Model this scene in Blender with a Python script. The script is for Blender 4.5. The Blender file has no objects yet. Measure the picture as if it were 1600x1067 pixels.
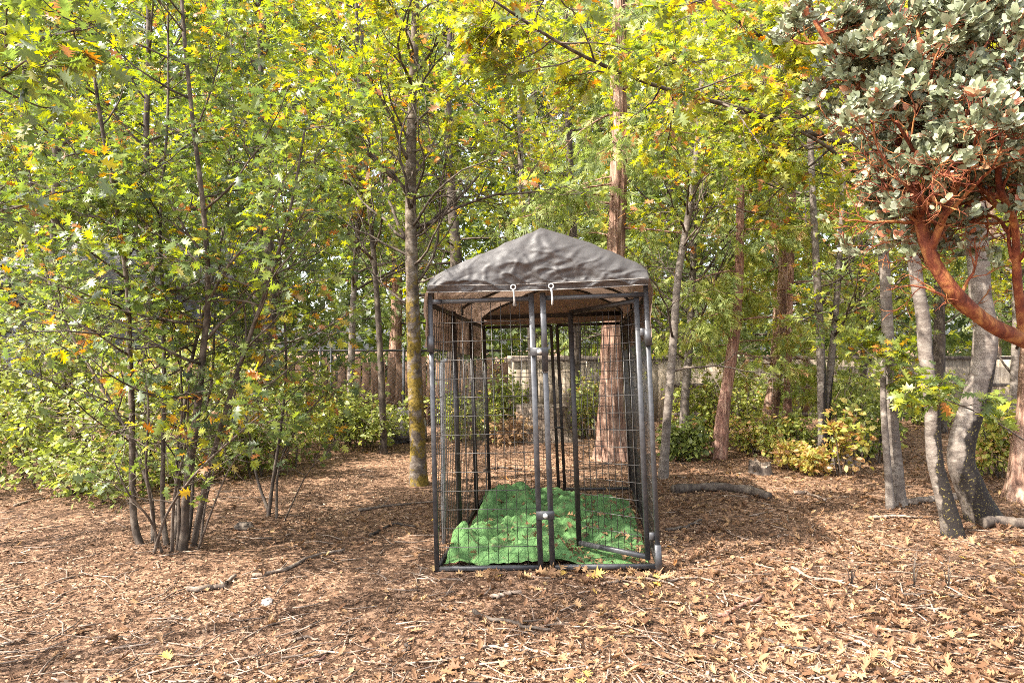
import bpy, math, random
import numpy as np
from mathutils import Vector, Matrix, noise as mnoise

RS = np.random.default_rng(7)
random.seed(7)
C = bpy.context.scene.collection
scene = bpy.context.scene

# ------------------------------------------------------------------ camera, world, sun
F = 1067.0
CAMZ = 1.53
cam_data = bpy.data.cameras.new('camera')
cam_data.sensor_width = 36.0
cam_data.lens = 24.0
cam_data.clip_end = 500.0
cam_data.clip_start = 0.05
cam = bpy.data.objects.new('camera', cam_data)
C.objects.link(cam)
cam.location = (0, 0, CAMZ)
cam.rotation_euler = (math.radians(90), 0, 0)
scene.camera = cam

SUN_DIR = Vector((1.60, 0.78, -1.95)).normalized()      # the way the light travels
world = bpy.data.worlds.new('World')
scene.world = world
world.use_nodes = True
wn = world.node_tree
for n in list(wn.nodes):
    wn.nodes.remove(n)
sky = wn.nodes.new('ShaderNodeTexSky')
sky.sky_type = 'NISHITA'
sky.sun_disc = False
sky.sun_elevation = math.asin(-SUN_DIR.z)
sky.sun_rotation = math.atan2(-SUN_DIR.x, -SUN_DIR.y) % (2 * math.pi)
sky.air_density = 1.0
sky.dust_density = 4.0
bg = wn.nodes.new('ShaderNodeBackground')
bg.inputs['Strength'].default_value = 0.15
wo = wn.nodes.new('ShaderNodeOutputWorld')
hz = wn.nodes.new('ShaderNodeHueSaturation')          # thin high haze whitens the blue
hz.inputs['Saturation'].default_value = 0.5
wn.links.new(sky.outputs[0], hz.inputs['Color'])
wn.links.new(hz.outputs[0], bg.inputs[0])
wn.links.new(bg.outputs[0], wo.inputs[0])

sun_data = bpy.data.lights.new('sun', 'SUN')
sun_data.energy = 3.2
sun_data.angle = math.radians(0.5)
sun_data.color = (1.0, 0.93, 0.83)
sun = bpy.data.objects.new('sun', sun_data)
C.objects.link(sun)
sun.rotation_euler = SUN_DIR.to_track_quat('-Z', 'Y').to_euler()
sun.location = (-8, -5, 12)

scene.view_settings.view_transform = 'Standard'
scene.view_settings.look = 'None'
scene.view_settings.exposure = 2.3
scene.view_settings.gamma = 1.0
scene.view_settings.use_curve_mapping = False
scene.render.engine = 'CYCLES'
scene.cycles.max_bounces = 8
scene.cycles.diffuse_bounces = 5
scene.cycles.transmission_bounces = 4
scene.cycles.use_denoising = False
scene.cycles.filter_width = 0.9


def W(px, py, Y):
    """a point of the place seen at that pixel, Y metres ahead"""
    return Vector(((px - 800.0) / F * Y, Y, CAMZ + (533.5 - py) / F * Y))


def gz(x, y):
    v = 0.035 * mnoise.noise(Vector((x * 0.5, y * 0.5, 0.3))) + 0.02 * mnoise.noise(Vector((x * 1.7, y * 1.7, 4.3)))
    v += 0.008 * mnoise.noise(Vector((x * 6, y * 6, 1.3)))
    return v - 0.004


def Gp(px, Y, dz=0.0):
    x = (px - 800.0) / F * Y
    return Vector((x, Y, gz(x, Y) + dz))


# ------------------------------------------------------------------ object helpers
def tag(o, label=None, cat=None, group=None, kind=None):
    if label: o['label'] = label
    if cat: o['category'] = cat
    if group: o['group'] = group
    if kind: o['kind'] = kind
    return o


def empty(name, loc, label=None, cat=None, group=None):
    o = bpy.data.objects.new(name, None)
    o.empty_display_size = 0.1
    C.objects.link(o)
    o.location = loc
    return tag(o, label, cat, group)


def make_mesh(name, verts, tris=None, quads=None, attrs=None, smooth=False):
    verts = np.asarray(verts, dtype=np.float32).reshape(-1, 3)
    me = bpy.data.meshes.new(name)
    nt = 0 if tris is None else len(tris)
    nq = 0 if quads is None else len(quads)
    me.vertices.add(len(verts))
    me.vertices.foreach_set('co', verts.ravel())
    idx, tot = [], []
    if nt:
        idx.append(np.asarray(tris, dtype=np.int32).ravel()); tot.append(np.full(nt, 3, np.int32))
    if nq:
        idx.append(np.asarray(quads, dtype=np.int32).ravel()); tot.append(np.full(nq, 4, np.int32))
    if idx:
        idx = np.concatenate(idx); tot = np.concatenate(tot)
        me.loops.add(len(idx))
        me.loops.foreach_set('vertex_index', idx)
        me.polygons.add(len(tot))
        st = np.concatenate([[0], np.cumsum(tot)[:-1]]).astype(np.int32)
        me.polygons.foreach_set('loop_start', st)
        me.polygons.foreach_set('loop_total', tot)
        if smooth:
            me.polygons.foreach_set('use_smooth', np.ones(len(tot), dtype=bool))
    for k, v in (attrs or {}).items():
        a = me.attributes.new(k, 'FLOAT', 'POINT')
        a.data.foreach_set('value', np.asarray(v, dtype=np.float32))
    me.update(calc_edges=True)
    return me


def link(name, me, mat=None, parent=None):
    o = bpy.data.objects.new(name, me)
    C.objects.link(o)
    if mat is not None and not me.materials:
        me.materials.append(mat)
    if parent is not None:
        o.parent = parent
    return o


class MB:
    """collects boxes, tubes and grids into one mesh"""
    def __init__(self):
        self.v, self.q, self.t, self.n = [], [], [], 0

    def add(self, v, q=None, t=None):
        v = np.asarray(v, dtype=np.float64).reshape(-1, 3)
        if q is not None and len(q): self.q.append(np.asarray(q) + self.n)
        if t is not None and len(t): self.t.append(np.asarray(t) + self.n)
        self.v.append(v)
        self.n += len(v)

    def bar(self, p, q, w, d, side=None, bev=0.12):
        """rectangular bar with chamfered edges, w along side, d across it"""
        p, q = Vector(p), Vector(q)
        ax = (q - p).normalized()
        s = Vector(side) if side is not None else Vector((1, 0, 0))
        s = (s - ax * s.dot(ax))
        if s.length < 1e-4: s = ax.orthogonal()
        s.normalize()
        u = ax.cross(s)
        b = bev * min(w, d)
        ring = [(-w/2 + b, -d/2), (w/2 - b, -d/2), (w/2, -d/2 + b), (w/2, d/2 - b), (w/2 - b, d/2), (-w/2 + b, d/2), (-w/2, d/2 - b), (-w/2, -d/2 + b)]
        vs = [p + s * a + u * c for a, c in ring] + [q + s * a + u * c for a, c in ring]
        qs = [(i, (i + 1) % 8, 8 + (i + 1) % 8, 8 + i) for i in range(8)]
        ts = [(0, i + 1, i) for i in range(1, 7)] + [(8, 8 + i, 9 + i) for i in range(1, 7)]
        self.add([tuple(x) for x in vs], qs, ts)

    def tube(self, pts, rad, sides=6, cap=True, jitter=None, phase=0.0):
        P = np.array([tuple(p) for p in pts], dtype=np.float64)
        n = len(P)
        R = np.broadcast_to(np.asarray(rad, dtype=np.float64), (n,))
        T = np.empty_like(P)
        T[1:-1] = P[2:] - P[:-2]
        T[0] = P[1] - P[0]; T[-1] = P[-1] - P[-2]
        T /= np.linalg.norm(T, axis=1, keepdims=True) + 1e-12
        ref = np.array([0.0, 1.0, 0.0]) if abs(T[:, 1]).mean() < 0.8 else np.array([1.0, 0, 0])
        A = np.cross(T, ref); A /= np.linalg.norm(A, axis=1, keepdims=True) + 1e-12
        B = np.cross(T, A)
        ang = np.arange(sides) * 2 * math.pi / sides + phase
        rr = R[:, None] * np.ones((n, sides))
        if jitter is not None:
            rr = rr * jitter
        V = P[:, None, :] + rr[:, :, None] * (np.cos(ang)[None, :, None] * A[:, None, :] + np.sin(ang)[None, :, None] * B[:, None, :])
        i = np.arange(n - 1)[:, None] * sides
        j = np.arange(sides)[None, :]
        jn = (j + 1) % sides
        q = np.stack([i + j, i + jn, i + sides + jn, i + sides + j], axis=-1).reshape(-1, 4)
        t = None
        if cap:
            e = (n - 1) * sides
            t = [(e, e + k, e + k + 1) for k in range(1, sides - 1)] + [(0, k + 1, k) for k in range(1, sides - 1)]
        self.add(V.reshape(-1, 3), q, t)

    def grid(self, fn, nu, nv):
        vs = [tuple(fn(i / nu, j / nv)) for j in range(nv + 1) for i in range(nu + 1)]
        w = nu + 1
        qs = [(j * w + i, j * w + i + 1, (j + 1) * w + i + 1, (j + 1) * w + i) for j in range(nv) for i in range(nu)]
        self.add(vs, qs)

    def build(self, name, mat, parent=None, smooth=False, attrs=None):
        off = np.array(tuple(parent_loc(parent)))
        v = np.concatenate(self.v) - off
        me = make_mesh(name, v, np.concatenate(self.t) if self.t else None, np.concatenate(self.q) if self.q else None, attrs, smooth)
        return link(name, me, mat, parent)


def parent_loc(p):
    l = Vector((0, 0, 0))
    while p is not None:
        l = l + p.location
        p = p.parent
    return l


# ------------------------------------------------------------------ materials
def nodes_of(name):
    m = bpy.data.materials.new(name)
    m.use_nodes = True
    nt = m.node_tree
    for n in list(nt.nodes):
        nt.nodes.remove(n)
    return m, nt


def N(nt, typ, **kw):
    n = nt.nodes.new(typ)
    for k, v in kw.items():
        if k in n.inputs: n.inputs[k].default_value = v
        else: setattr(n, k, v)
    return n


def ramp(nt, stops, interp='LINEAR'):
    r = nt.nodes.new('ShaderNodeValToRGB')
    r.color_ramp.interpolation = interp
    el = r.color_ramp.elements
    while len(el) > 1: el.remove(el[-1])
    el[0].position = stops[0][0]; el[0].color = (*stops[0][1], 1)
    for p, c in stops[1:]:
        e = el.new(p); e.color = (*c, 1)
    return r


def principled(nt, rough=0.6, spec=0.5, metal=0.0):
    b = nt.nodes.new('ShaderNodeBsdfPrincipled')
    b.inputs['Roughness'].default_value = rough
    b.inputs['Specular IOR Level'].default_value = spec
    b.inputs['Metallic'].default_value = metal
    o = nt.nodes.new('ShaderNodeOutputMaterial')
    nt.links.new(b.outputs[0], o.inputs[0])
    return b, o


def noise_tex(nt, scale, detail=4, rough=0.6, coord='Object', mscale=None, dist=0.0):
    tc = nt.nodes.new('ShaderNodeTexCoord')
    t = nt.nodes.new('ShaderNodeTexNoise')
    t.inputs['Scale'].default_value = scale
    t.inputs['Detail'].default_value = detail
    t.inputs['Roughness'].default_value = rough
    t.inputs['Distortion'].default_value = dist
    if mscale:
        mp = nt.nodes.new('ShaderNodeMapping')
        mp.inputs['Scale'].default_value = mscale
        nt.links.new(tc.outputs[coord], mp.inputs[0]); nt.links.new(mp.outputs[0], t.inputs['Vector'])
    else:
        nt.links.new(tc.outputs[coord], t.inputs['Vector'])
    return t


def bump(nt, src, bsdf, strength=0.5, dist=0.02):
    b = nt.nodes.new('ShaderNodeBump')
    b.inputs['Strength'].default_value = strength
    b.inputs['Distance'].default_value = dist
    nt.links.new(src, b.inputs['Height'])
    nt.links.new(b.outputs[0], bsdf.inputs['Normal'])
    return b


def leaf_material(name, stops, rough=0.42, transl=0.35, under=(0.16, 0.19, 0.12), under_mix=0.35, spec=0.5):
    m, nt = nodes_of(name)
    at = N(nt, 'ShaderNodeAttribute', attribute_name='tint')
    r = ramp(nt, stops)
    nt.links.new(at.outputs['Fac'], r.inputs[0])
    nz = noise_tex(nt, 35, 2)
    mul = N(nt, 'ShaderNodeMix', data_type='RGBA', blend_type='MULTIPLY')
    mul.inputs[0].default_value = 0.35
    rr = ramp(nt, [(0.3, (0.6, 0.6, 0.6)), (0.7, (1.25, 1.2, 1.1))])
    nt.links.new(nz.outputs[0], rr.inputs[0])
    nt.links.new(r.outputs[0], mul.inputs[6]); nt.links.new(rr.outputs[0], mul.inputs[7])
    geo = nt.nodes.new('ShaderNodeNewGeometry')
    um = N(nt, 'ShaderNodeMath', operation='MULTIPLY'); um.inputs[1].default_value = under_mix
    nt.links.new(geo.outputs['Backfacing'], um.inputs[0])
    mx = N(nt, 'ShaderNodeMix', data_type='RGBA'); mx.inputs[7].default_value = (*under, 1)
    nt.links.new(um.outputs[0], mx.inputs[0]); nt.links.new(mul.outputs[2], mx.inputs[6])
    b, o = principled(nt, rough, spec)
    nt.links.new(mx.outputs[2], b.inputs['Base Color'])
    tr = nt.nodes.new('ShaderNodeBsdfTranslucent')
    hs = N(nt, 'ShaderNodeHueSaturation'); hs.inputs['Saturation'].default_value = 1.15; hs.inputs['Value'].default_value = 1.7
    nt.links.new(mul.outputs[2], hs.inputs['Color']); nt.links.new(hs.outputs[0], tr.inputs[0])
    ms = nt.nodes.new('ShaderNodeMixShader'); ms.inputs[0].default_value = transl
    nt.links.new(b.outputs[0], ms.inputs[1]); nt.links.new(tr.outputs[0], ms.inputs[2])
    nt.links.new(ms.outputs[0], o.inputs[0])
    return m


OAK_STOPS = [(0.0, (0.05, 0.075, 0.03)), (0.3, (0.10, 0.14, 0.038)), (0.5, (0.185, 0.225, 0.034)), (0.68, (0.31, 0.31, 0.03)),
             (0.80, (0.45, 0.37, 0.025)), (0.88, (0.46, 0.26, 0.02)), (0.95, (0.42, 0.15, 0.03)), (1.0, (0.30, 0.15, 0.07))]
M_OAK = leaf_material('oak_leaf', OAK_STOPS, 0.40, 0.45, (0.24, 0.27, 0.19), 0.5)
M_SHRUB = leaf_material('shrub_leaf', [(0, (0.07, 0.10, 0.03)), (0.5, (0.18, 0.21, 0.05)), (0.8, (0.30, 0.33, 0.07)), (0.93, (0.46, 0.38, 0.10)), (1, (0.42, 0.24, 0.10))], 0.45, 0.42)
M_CEDAR = leaf_material('cedar_spray', [(0, (0.0840, 0.1200, 0.0480)), (0.5, (0.2160, 0.2640, 0.0720)), (0.8, (0.3840, 0.4080, 0.0960)), (1, (0.4080, 0.2400, 0.1080))], 0.6, 0.48)
M_MANZ = leaf_material('manzanita_leaf', [(0, (0.0920, 0.1104, 0.0552)), (0.5, (0.1748, 0.1978, 0.1150)), (0.85, (0.2668, 0.2852, 0.1794)), (0.93, (0.3864, 0.2024, 0.1104)), (1, (0.4600, 0.1840, 0.1104))], 0.45, 0.12, (0.2208, 0.2392, 0.1564), 0.4)
M_DRY = leaf_material('dry_leaf', [(0, (0.0410, 0.0246, 0.0164)), (0.25, (0.1148, 0.0590, 0.0328)), (0.5, (0.2132, 0.1230, 0.0672)), (0.7, (0.3116, 0.1968, 0.1025)), (0.88, (0.3854, 0.2624, 0.1230)), (0.96, (0.4592, 0.2952, 0.0574)), (1, (0.3690, 0.1640, 0.0574))], 0.55, 0.12, (0.2706, 0.1804, 0.1148), 0.3, 0.12)
M_CHIP = leaf_material('bark_chips', [(0, (0.0273, 0.0164, 0.0109)), (0.3, (0.0858, 0.0484, 0.0281)), (0.55, (0.1755, 0.1053, 0.0663)), (0.8, (0.2886, 0.1911, 0.1248)), (1, (0.4212, 0.3198, 0.2262))], 0.75, 0.0, (0.1560, 0.1014, 0.0702), 0.2, 0.08)


def bark_material(name, dark, mid, light, vscale=(1, 1, 1), scale=9, lichen=None, char=None, bstr=0.6, bands=False):
    m, nt = nodes_of(name)
    nz = noise_tex(nt, scale, 6, 0.65, mscale=vscale, dist=0.3)
    r = ramp(nt, [(0.30, dark), (0.48, mid), (0.66, light)])
    nt.links.new(nz.outputs[0], r.inputs[0])
    col = r.outputs[0]
    n2 = noise_tex(nt, 2.3, 4, 0.6)
    big = ramp(nt, [(0.35, (0.62, 0.6, 0.58)), (0.62, (1.15, 1.12, 1.08))])
    nt.links.new(n2.outputs[0], big.inputs[0])
    mm = N(nt, 'ShaderNodeMix', data_type='RGBA', blend_type='MULTIPLY'); mm.inputs[0].default_value = 0.8
    nt.links.new(col, mm.inputs[6]); nt.links.new(big.outputs[0], mm.inputs[7]); col = mm.outputs[2]
    if bands:
        nb = noise_tex(nt, 14, 3, 0.6, mscale=(0.7, 0.7, 6))
        rb = ramp(nt, [(0.56, (0, 0, 0)), (0.66, (1, 1, 1))])
        nt.links.new(nb.outputs[0], rb.inputs[0])
        m3 = N(nt, 'ShaderNodeMix', data_type='RGBA'); m3.inputs[7].default_value = (0.10, 0.075, 0.06, 1)
        f = N(nt, 'ShaderNodeMath', operation='MULTIPLY'); f.inputs[1].default_value = 0.55
        nt.links.new(rb.outputs[0], f.inputs[0]); nt.links.new(f.outputs[0], m3.inputs[0]); nt.links.new(col, m3.inputs[6]); col = m3.outputs[2]
    if lichen:
        nl = noise_tex(nt, 5.5, 8, 0.7)
        rl = ramp(nt, [(0.47, (0, 0, 0)), (0.53, (1, 1, 1))])
        nt.links.new(nl.outputs[0], rl.inputs[0])
        n5 = noise_tex(nt, 40, 3, 0.6)
        r5 = ramp(nt, [(0.35, tuple(c * 0.35 for c in lichen)), (0.65, lichen)])
        nt.links.new(n5.outputs[0], r5.inputs[0])
        m4 = N(nt, 'ShaderNodeMix', data_type='RGBA')
        tcl = nt.nodes.new('ShaderNodeTexCoord'); sl = nt.nodes.new('ShaderNodeSeparateXYZ'); nt.links.new(tcl.outputs['Object'], sl.inputs[0])
        mr = N(nt, 'ShaderNodeMapRange'); mr.inputs[1].default_value = 1.9; mr.inputs[2].default_value = 2.6; mr.inputs[3].default_value = 1.0; mr.inputs[4].default_value = 0.12
        nt.links.new(sl.outputs[2], mr.inputs[0])
        ml = N(nt, 'ShaderNodeMath', operation='MULTIPLY'); nt.links.new(mr.outputs[0], ml.inputs[0]); nt.links.new(rl.outputs[0], ml.inputs[1])
        nt.links.new(ml.outputs[0], m4.inputs[0]); nt.links.new(col, m4.inputs[6]); nt.links.new(r5.outputs[0], m4.inputs[7]); col = m4.outputs[2]
    if char:
        tc = nt.nodes.new('ShaderNodeTexCoord'); sx = nt.nodes.new('ShaderNodeSeparateXYZ')
        nt.links.new(tc.outputs['Object'], sx.inputs[0])
        nc = noise_tex(nt, 4.0, 5, 0.7)
        a = N(nt, 'ShaderNodeMath', operation='MULTIPLY_ADD'); a.inputs[1].default_value = -0.75 / char; a.inputs[2].default_value = 0.93
        nt.links.new(sx.outputs[2], a.inputs[0])
        ad = N(nt, 'ShaderNodeMath', operation='ADD')
        nt.links.new(a.outputs[0], ad.inputs[0]); nt.links.new(nc.outputs[0], ad.inputs[1])
        sn = nt.nodes.new('ShaderNodeSeparateXYZ'); nt.links.new(tc.outputs['Normal'], sn.inputs[0])
        ad2 = N(nt, 'ShaderNodeMath', operation='MULTIPLY_ADD'); ad2.inputs[1].default_value = 0.5
        nt.links.new(sn.outputs[0], ad2.inputs[0]); nt.links.new(ad.outputs[0], ad2.inputs[2])
        rc = ramp(nt, [(0.80, (0, 0, 0)), (0.90, (1, 1, 1))])
        nt.links.new(ad2.outputs[0], rc.inputs[0])
        sp = noise_tex(nt, 60, 2, 0.6)
        rs = ramp(nt, [(0.6, (0.018, 0.014, 0.012)), (0.68, (0.16, 0.13, 0.04))])
        nt.links.new(sp.outputs[0], rs.inputs[0])
        m6 = N(nt, 'ShaderNodeMix', data_type='RGBA')
        nt.links.new(rc.outputs[0], m6.inputs[0]); nt.links.new(col, m6.inputs[6]); nt.links.new(rs.outputs[0], m6.inputs[7]); col = m6.outputs[2]
    b, o = principled(nt, 0.8, 0.25)
    nt.links.new(col, b.inputs['Base Color'])
    bump(nt, nz.outputs[0], b, bstr, 0.02)
    return m


M_BARK_GREY = bark_material('grey_oak_bark', (0.0748, 0.0616, 0.0528), (0.1364, 0.1144, 0.0986), (0.2376, 0.2112, 0.1830), (1, 1, 1.6), 10, bands=True)
M_BARK_CHAR = bark_material('scorched_oak_bark', (0.0748, 0.0616, 0.0528), (0.1364, 0.1144, 0.0986), (0.2376, 0.2112, 0.1830), (1, 1, 1.6), 10, char=1.15, bands=True)
M_BARK_MOSS = bark_material('lichen_oak_bark', (0.035, 0.026, 0.02), (0.09, 0.07, 0.055), (0.22, 0.19, 0.16), (1, 1, 1.6), 10, lichen=(0.19, 0.13, 0.02), bands=True)
M_BARK_YOUNG = bark_material('young_oak_bark', (0.032, 0.024, 0.019), (0.075, 0.058, 0.046), (0.17, 0.14, 0.112), (1, 1, 0.6), 14)
M_BARK_DARK = bark_material('dark_bark', (0.025, 0.02, 0.017), (0.06, 0.046, 0.038), (0.14, 0.115, 0.09), (1, 1, 0.4), 14)
M_BARK_CEDAR = bark_material('cedar_bark', (0.07, 0.035, 0.025), (0.24, 0.14, 0.10), (0.46, 0.33, 0.25), (1, 1, 0.10), 26, bstr=1.0)
M_BARK_RED = bark_material('young_cedar_bark', (0.09, 0.045, 0.035), (0.23, 0.12, 0.09), (0.42, 0.28, 0.21), (1, 1, 0.2), 30, bstr=1.0)
M_BARK_MANZ = bark_material('manzanita_bark', (0.045, 0.010, 0.008), (0.15, 0.040, 0.018), (0.36, 0.165, 0.055), (2.2, 2.2, 1), 8, bstr=0.7)
M_WOOD = bark_material('weathered_deadwood', (0.06, 0.045, 0.035), (0.17, 0.13, 0.10), (0.35, 0.285, 0.225), (1, 1, 1), 22)
M_STICK = bark_material('pale_dead_sticks', (0.085, 0.06, 0.045), (0.20, 0.15, 0.115), (0.36, 0.285, 0.225), (1, 1, 1), 18)
M_ROCK = bark_material('grey_rock', (0.08, 0.075, 0.075), (0.17, 0.155, 0.155), (0.32, 0.3, 0.29), (1, 1, 1), 6)
M_ROCK_PALE = bark_material('pale_rock', (0.1800, 0.1620, 0.1500), (0.2700, 0.2520, 0.2340), (0.3720, 0.3600, 0.3360), (1, 1, 1), 20)


def ground_material():
    m, nt = nodes_of('forest_floor')
    b, o = principled(nt, 0.9, 0.15)
    tc = nt.nodes.new('ShaderNodeTexCoord')
    v = N(nt, 'ShaderNodeTexVoronoi'); v.inputs['Scale'].default_value = 42
    dn = noise_tex(nt, 9, 3)
    mp = N(nt, 'ShaderNodeMix', data_type='RGBA'); mp.inputs[0].default_value = 0.12
    nt.links.new(tc.outputs['Object'], mp.inputs[6]); nt.links.new(dn.outputs[1], mp.inputs[7])
    nt.links.new(mp.outputs[2], v.inputs['Vector'])
    sep = nt.nodes.new('ShaderNodeSeparateColor'); nt.links.new(v.outputs['Color'], sep.inputs[0])
    r = ramp(nt, [(0.0, (0.0468, 0.0273, 0.0179)), (0.35, (0.1092, 0.0640, 0.0390)), (0.7, (0.2106, 0.1287, 0.0819)), (1.0, (0.3276, 0.2184, 0.1482))])
    nt.links.new(sep.outputs[0], r.inputs[0])
    n2 = noise_tex(nt, 0.9, 5, 0.6)
    r2 = ramp(nt, [(0.35, (0.62, 0.58, 0.55)), (0.62, (1.3, 1.25, 1.2))])
    nt.links.new(n2.outputs[0], r2.inputs[0])
    mm = N(nt, 'ShaderNodeMix', data_type='RGBA', blend_type='MULTIPLY'); mm.inputs[0].default_value = 1
    nt.links.new(r.outputs[0], mm.inputs[6]); nt.links.new(r2.outputs[0], mm.inputs[7])
    nt.links.new(mm.outputs[2], b.inputs['Base Color'])
    n3 = noise_tex(nt, 55, 5, 0.7)
    bump(nt, n3.outputs[0], b, 0.9, 0.02)
    return m


def simple(name, col, rough=0.6, metal=0.0, spec=0.5, var=0.25, scale=12, bs=0.15, mscale=None):
    m, nt = nodes_of(name)
    b, o = principled(nt, rough, spec, metal)
    nz = noise_tex(nt, scale, 5, 0.65, mscale=mscale)
    r = ramp(nt, [(0.3, tuple(c * (1 - var) for c in col)), (0.7, tuple(min(1, c * (1 + var)) for c in col))])
    nt.links.new(nz.outputs[0], r.inputs[0]); nt.links.new(r.outputs[0], b.inputs['Base Color'])
    bump(nt, nz.outputs[0], b, bs, 0.01)
    return m


M_GROUND = ground_material()
M_STEEL = simple('grey_powder_coat', (0.055, 0.055, 0.058), 0.38, 0.3, 0.6, 0.35, 25, 0.08)
M_STEEL_DARK = simple('black_powder_coat', (0.025, 0.021, 0.019), 0.45, 0.2, 0.5, 0.4, 25, 0.08)
M_WIRE = simple('galvanised_wire', (0.085, 0.08, 0.075), 0.4, 0.5, 0.5, 0.4, 30, 0.05)
M_ZINC = simple('bright_zinc', (0.55, 0.55, 0.53), 0.35, 0.4, 0.5, 0.2, 40, 0.05)
M_PIPE = simple('grey_pipe', (0.33, 0.34, 0.35), 0.45, 0.3, 0.5, 0.25, 15, 0.05)
M_STITCH = simple('pale_hem_stitching', (0.24, 0.22, 0.20), 0.8, 0, 0.2, 0.2, 60, 0.1)
M_TURF = simple('green_artificial_turf', (0.085, 0.18, 0.06), 0.85, 0, 0.12, 0.6, 14, 0.8)
def turf_material():
    m, nt = nodes_of('green_turf')
    b, o = principled(nt, 0.9, 0.1)
    nz = noise_tex(nt, 5, 6, 0.7, dist=.5)
    r = ramp(nt, [(0.30, (0.045, 0.085, 0.03)), (0.45, (0.08, 0.16, 0.055)), (0.62, (0.12, 0.23, 0.085)), (0.75, (0.21, 0.31, 0.15))])
    nt.links.new(nz.outputs[0], r.inputs[0])
    n2 = noise_tex(nt, 13, 7, 0.7)
    d = ramp(nt, [(0.56, (0, 0, 0)), (0.64, (1, 1, 1))])
    nt.links.new(n2.outputs[0], d.inputs[0])
    f = N(nt, 'ShaderNodeMath', operation='MULTIPLY'); f.inputs[1].default_value = 0.75
    nt.links.new(d.outputs[0], f.inputs[0])
    mx = N(nt, 'ShaderNodeMix', data_type='RGBA'); mx.inputs[7].default_value = (0.13, 0.095, 0.055, 1)
    nt.links.new(f.outputs[0], mx.inputs[0]); nt.links.new(r.outputs[0], mx.inputs[6])
    nt.links.new(mx.outputs[2], b.inputs['Base Color'])
    n3 = noise_tex(nt, 120, 3, 0.7)
    bump(nt, n3.outputs[0], b, 0.9, 0.01)
    return m


M_TURF = turf_material()
M_BLADE = leaf_material('turf_fibre', [(0, (0.05, 0.12, 0.035)), (0.6, (0.14, 0.26, 0.095)), (1, (0.30, 0.42, 0.22))], 0.5, 0.3, (0.1, 0.25, 0.07), 0.0)


def tarp_material():
    m, nt = nodes_of('grey_tarpaulin')
    geo = nt.nodes.new('ShaderNodeNewGeometry')
    nz = noise_tex(nt, 4.5, 8, 0.6, dist=.4)
    r = ramp(nt, [(0.3, (0.0564, 0.0527, 0.0506)), (0.5, (0.0665, 0.0636, 0.0621)), (0.7, (0.0809, 0.0780, 0.0766))])
    nt.links.new(nz.outputs[0], r.inputs[0])
    r2 = ramp(nt, [(0.3, (0.19, 0.13, 0.10)), (0.7, (0.28, 0.20, 0.16))])
    nt.links.new(nz.outputs[0], r2.inputs[0])
    mx = N(nt, 'ShaderNodeMix', data_type='RGBA')
    nt.links.new(geo.outputs['Backfacing'], mx.inputs[0]); nt.links.new(r.outputs[0], mx.inputs[6]); nt.links.new(r2.outputs[0], mx.inputs[7])
    b, o = principled(nt, 0.55, 0.4)
    nt.links.new(mx.outputs[2], b.inputs['Base Color'])
    n2 = noise_tex(nt, 26, 8, 0.6, mscale=(1, 1, 1.8), dist=1.0)
    ad = N(nt, 'ShaderNodeMath', operation='ADD'); nt.links.new(nz.outputs[0], ad.inputs[0]); nt.links.new(n2.outputs[0], ad.inputs[1])
    bump(nt, ad.outputs[0], b, 0.12, 0.02)
    tr = nt.nodes.new('ShaderNodeBsdfTranslucent'); tr.inputs[0].default_value = (0.28, 0.19, 0.14, 1)
    ms = nt.nodes.new('ShaderNodeMixShader'); ms.inputs[0].default_value = 0.22
    nt.links.new(b.outputs[0], ms.inputs[1]); nt.links.new(tr.outputs[0], ms.inputs[2])
    nt.links.new(ms.outputs[0], o.inputs[0])
    return m


M_TARP = tarp_material()


def wood_fence_material(name, dark, mid, light):
    m, nt = nodes_of(name)
    b, o = principled(nt, 0.85, 0.2)
    nz = noise_tex(nt, 6, 6, 0.65, mscale=(3, 3, 0.35), dist=0.6)
    r = ramp(nt, [(0.3, dark), (0.5, mid), (0.7, light)])
    nt.links.new(nz.outputs[0], r.inputs[0])
    oi = nt.nodes.new('ShaderNodeObjectInfo')
    rr = ramp(nt, [(0, (0.6, 0.58, 0.56)), (1, (1.25, 1.2, 1.15))])
    nt.links.new(oi.outputs['Random'], rr.inputs[0])
    mm = N(nt, 'ShaderNodeMix', data_type='RGBA', blend_type='MULTIPLY'); mm.inputs[0].default_value = 1
    nt.links.new(r.outputs[0], mm.inputs[6]); nt.links.new(rr.outputs[0], mm.inputs[7])
    nt.links.new(mm.outputs[2], b.inputs['Base Color'])
    bump(nt, nz.outputs[0], b, 0.5, 0.01)
    return m


M_BOARD_BROWN = wood_fence_material('brown_fence_board', (0.0504, 0.0288, 0.0180), (0.1440, 0.0864, 0.0540), (0.2592, 0.1656, 0.1080))
M_BOARD_GREY = wood_fence_material('weathered_plywood', (0.13, 0.105, 0.08), (0.28, 0.235, 0.18), (0.45, 0.39, 0.31))
M_SIDING = simple('blue_grey_siding', (0.12, 0.13, 0.16), 0.8, 0, 0.2, 0.25, 8, 0.2)
M_ROOFING = simple('grey_roofing', (0.14, 0.135, 0.14), 0.9, 0, 0.2, 0.3, 20, 0.3)

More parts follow.
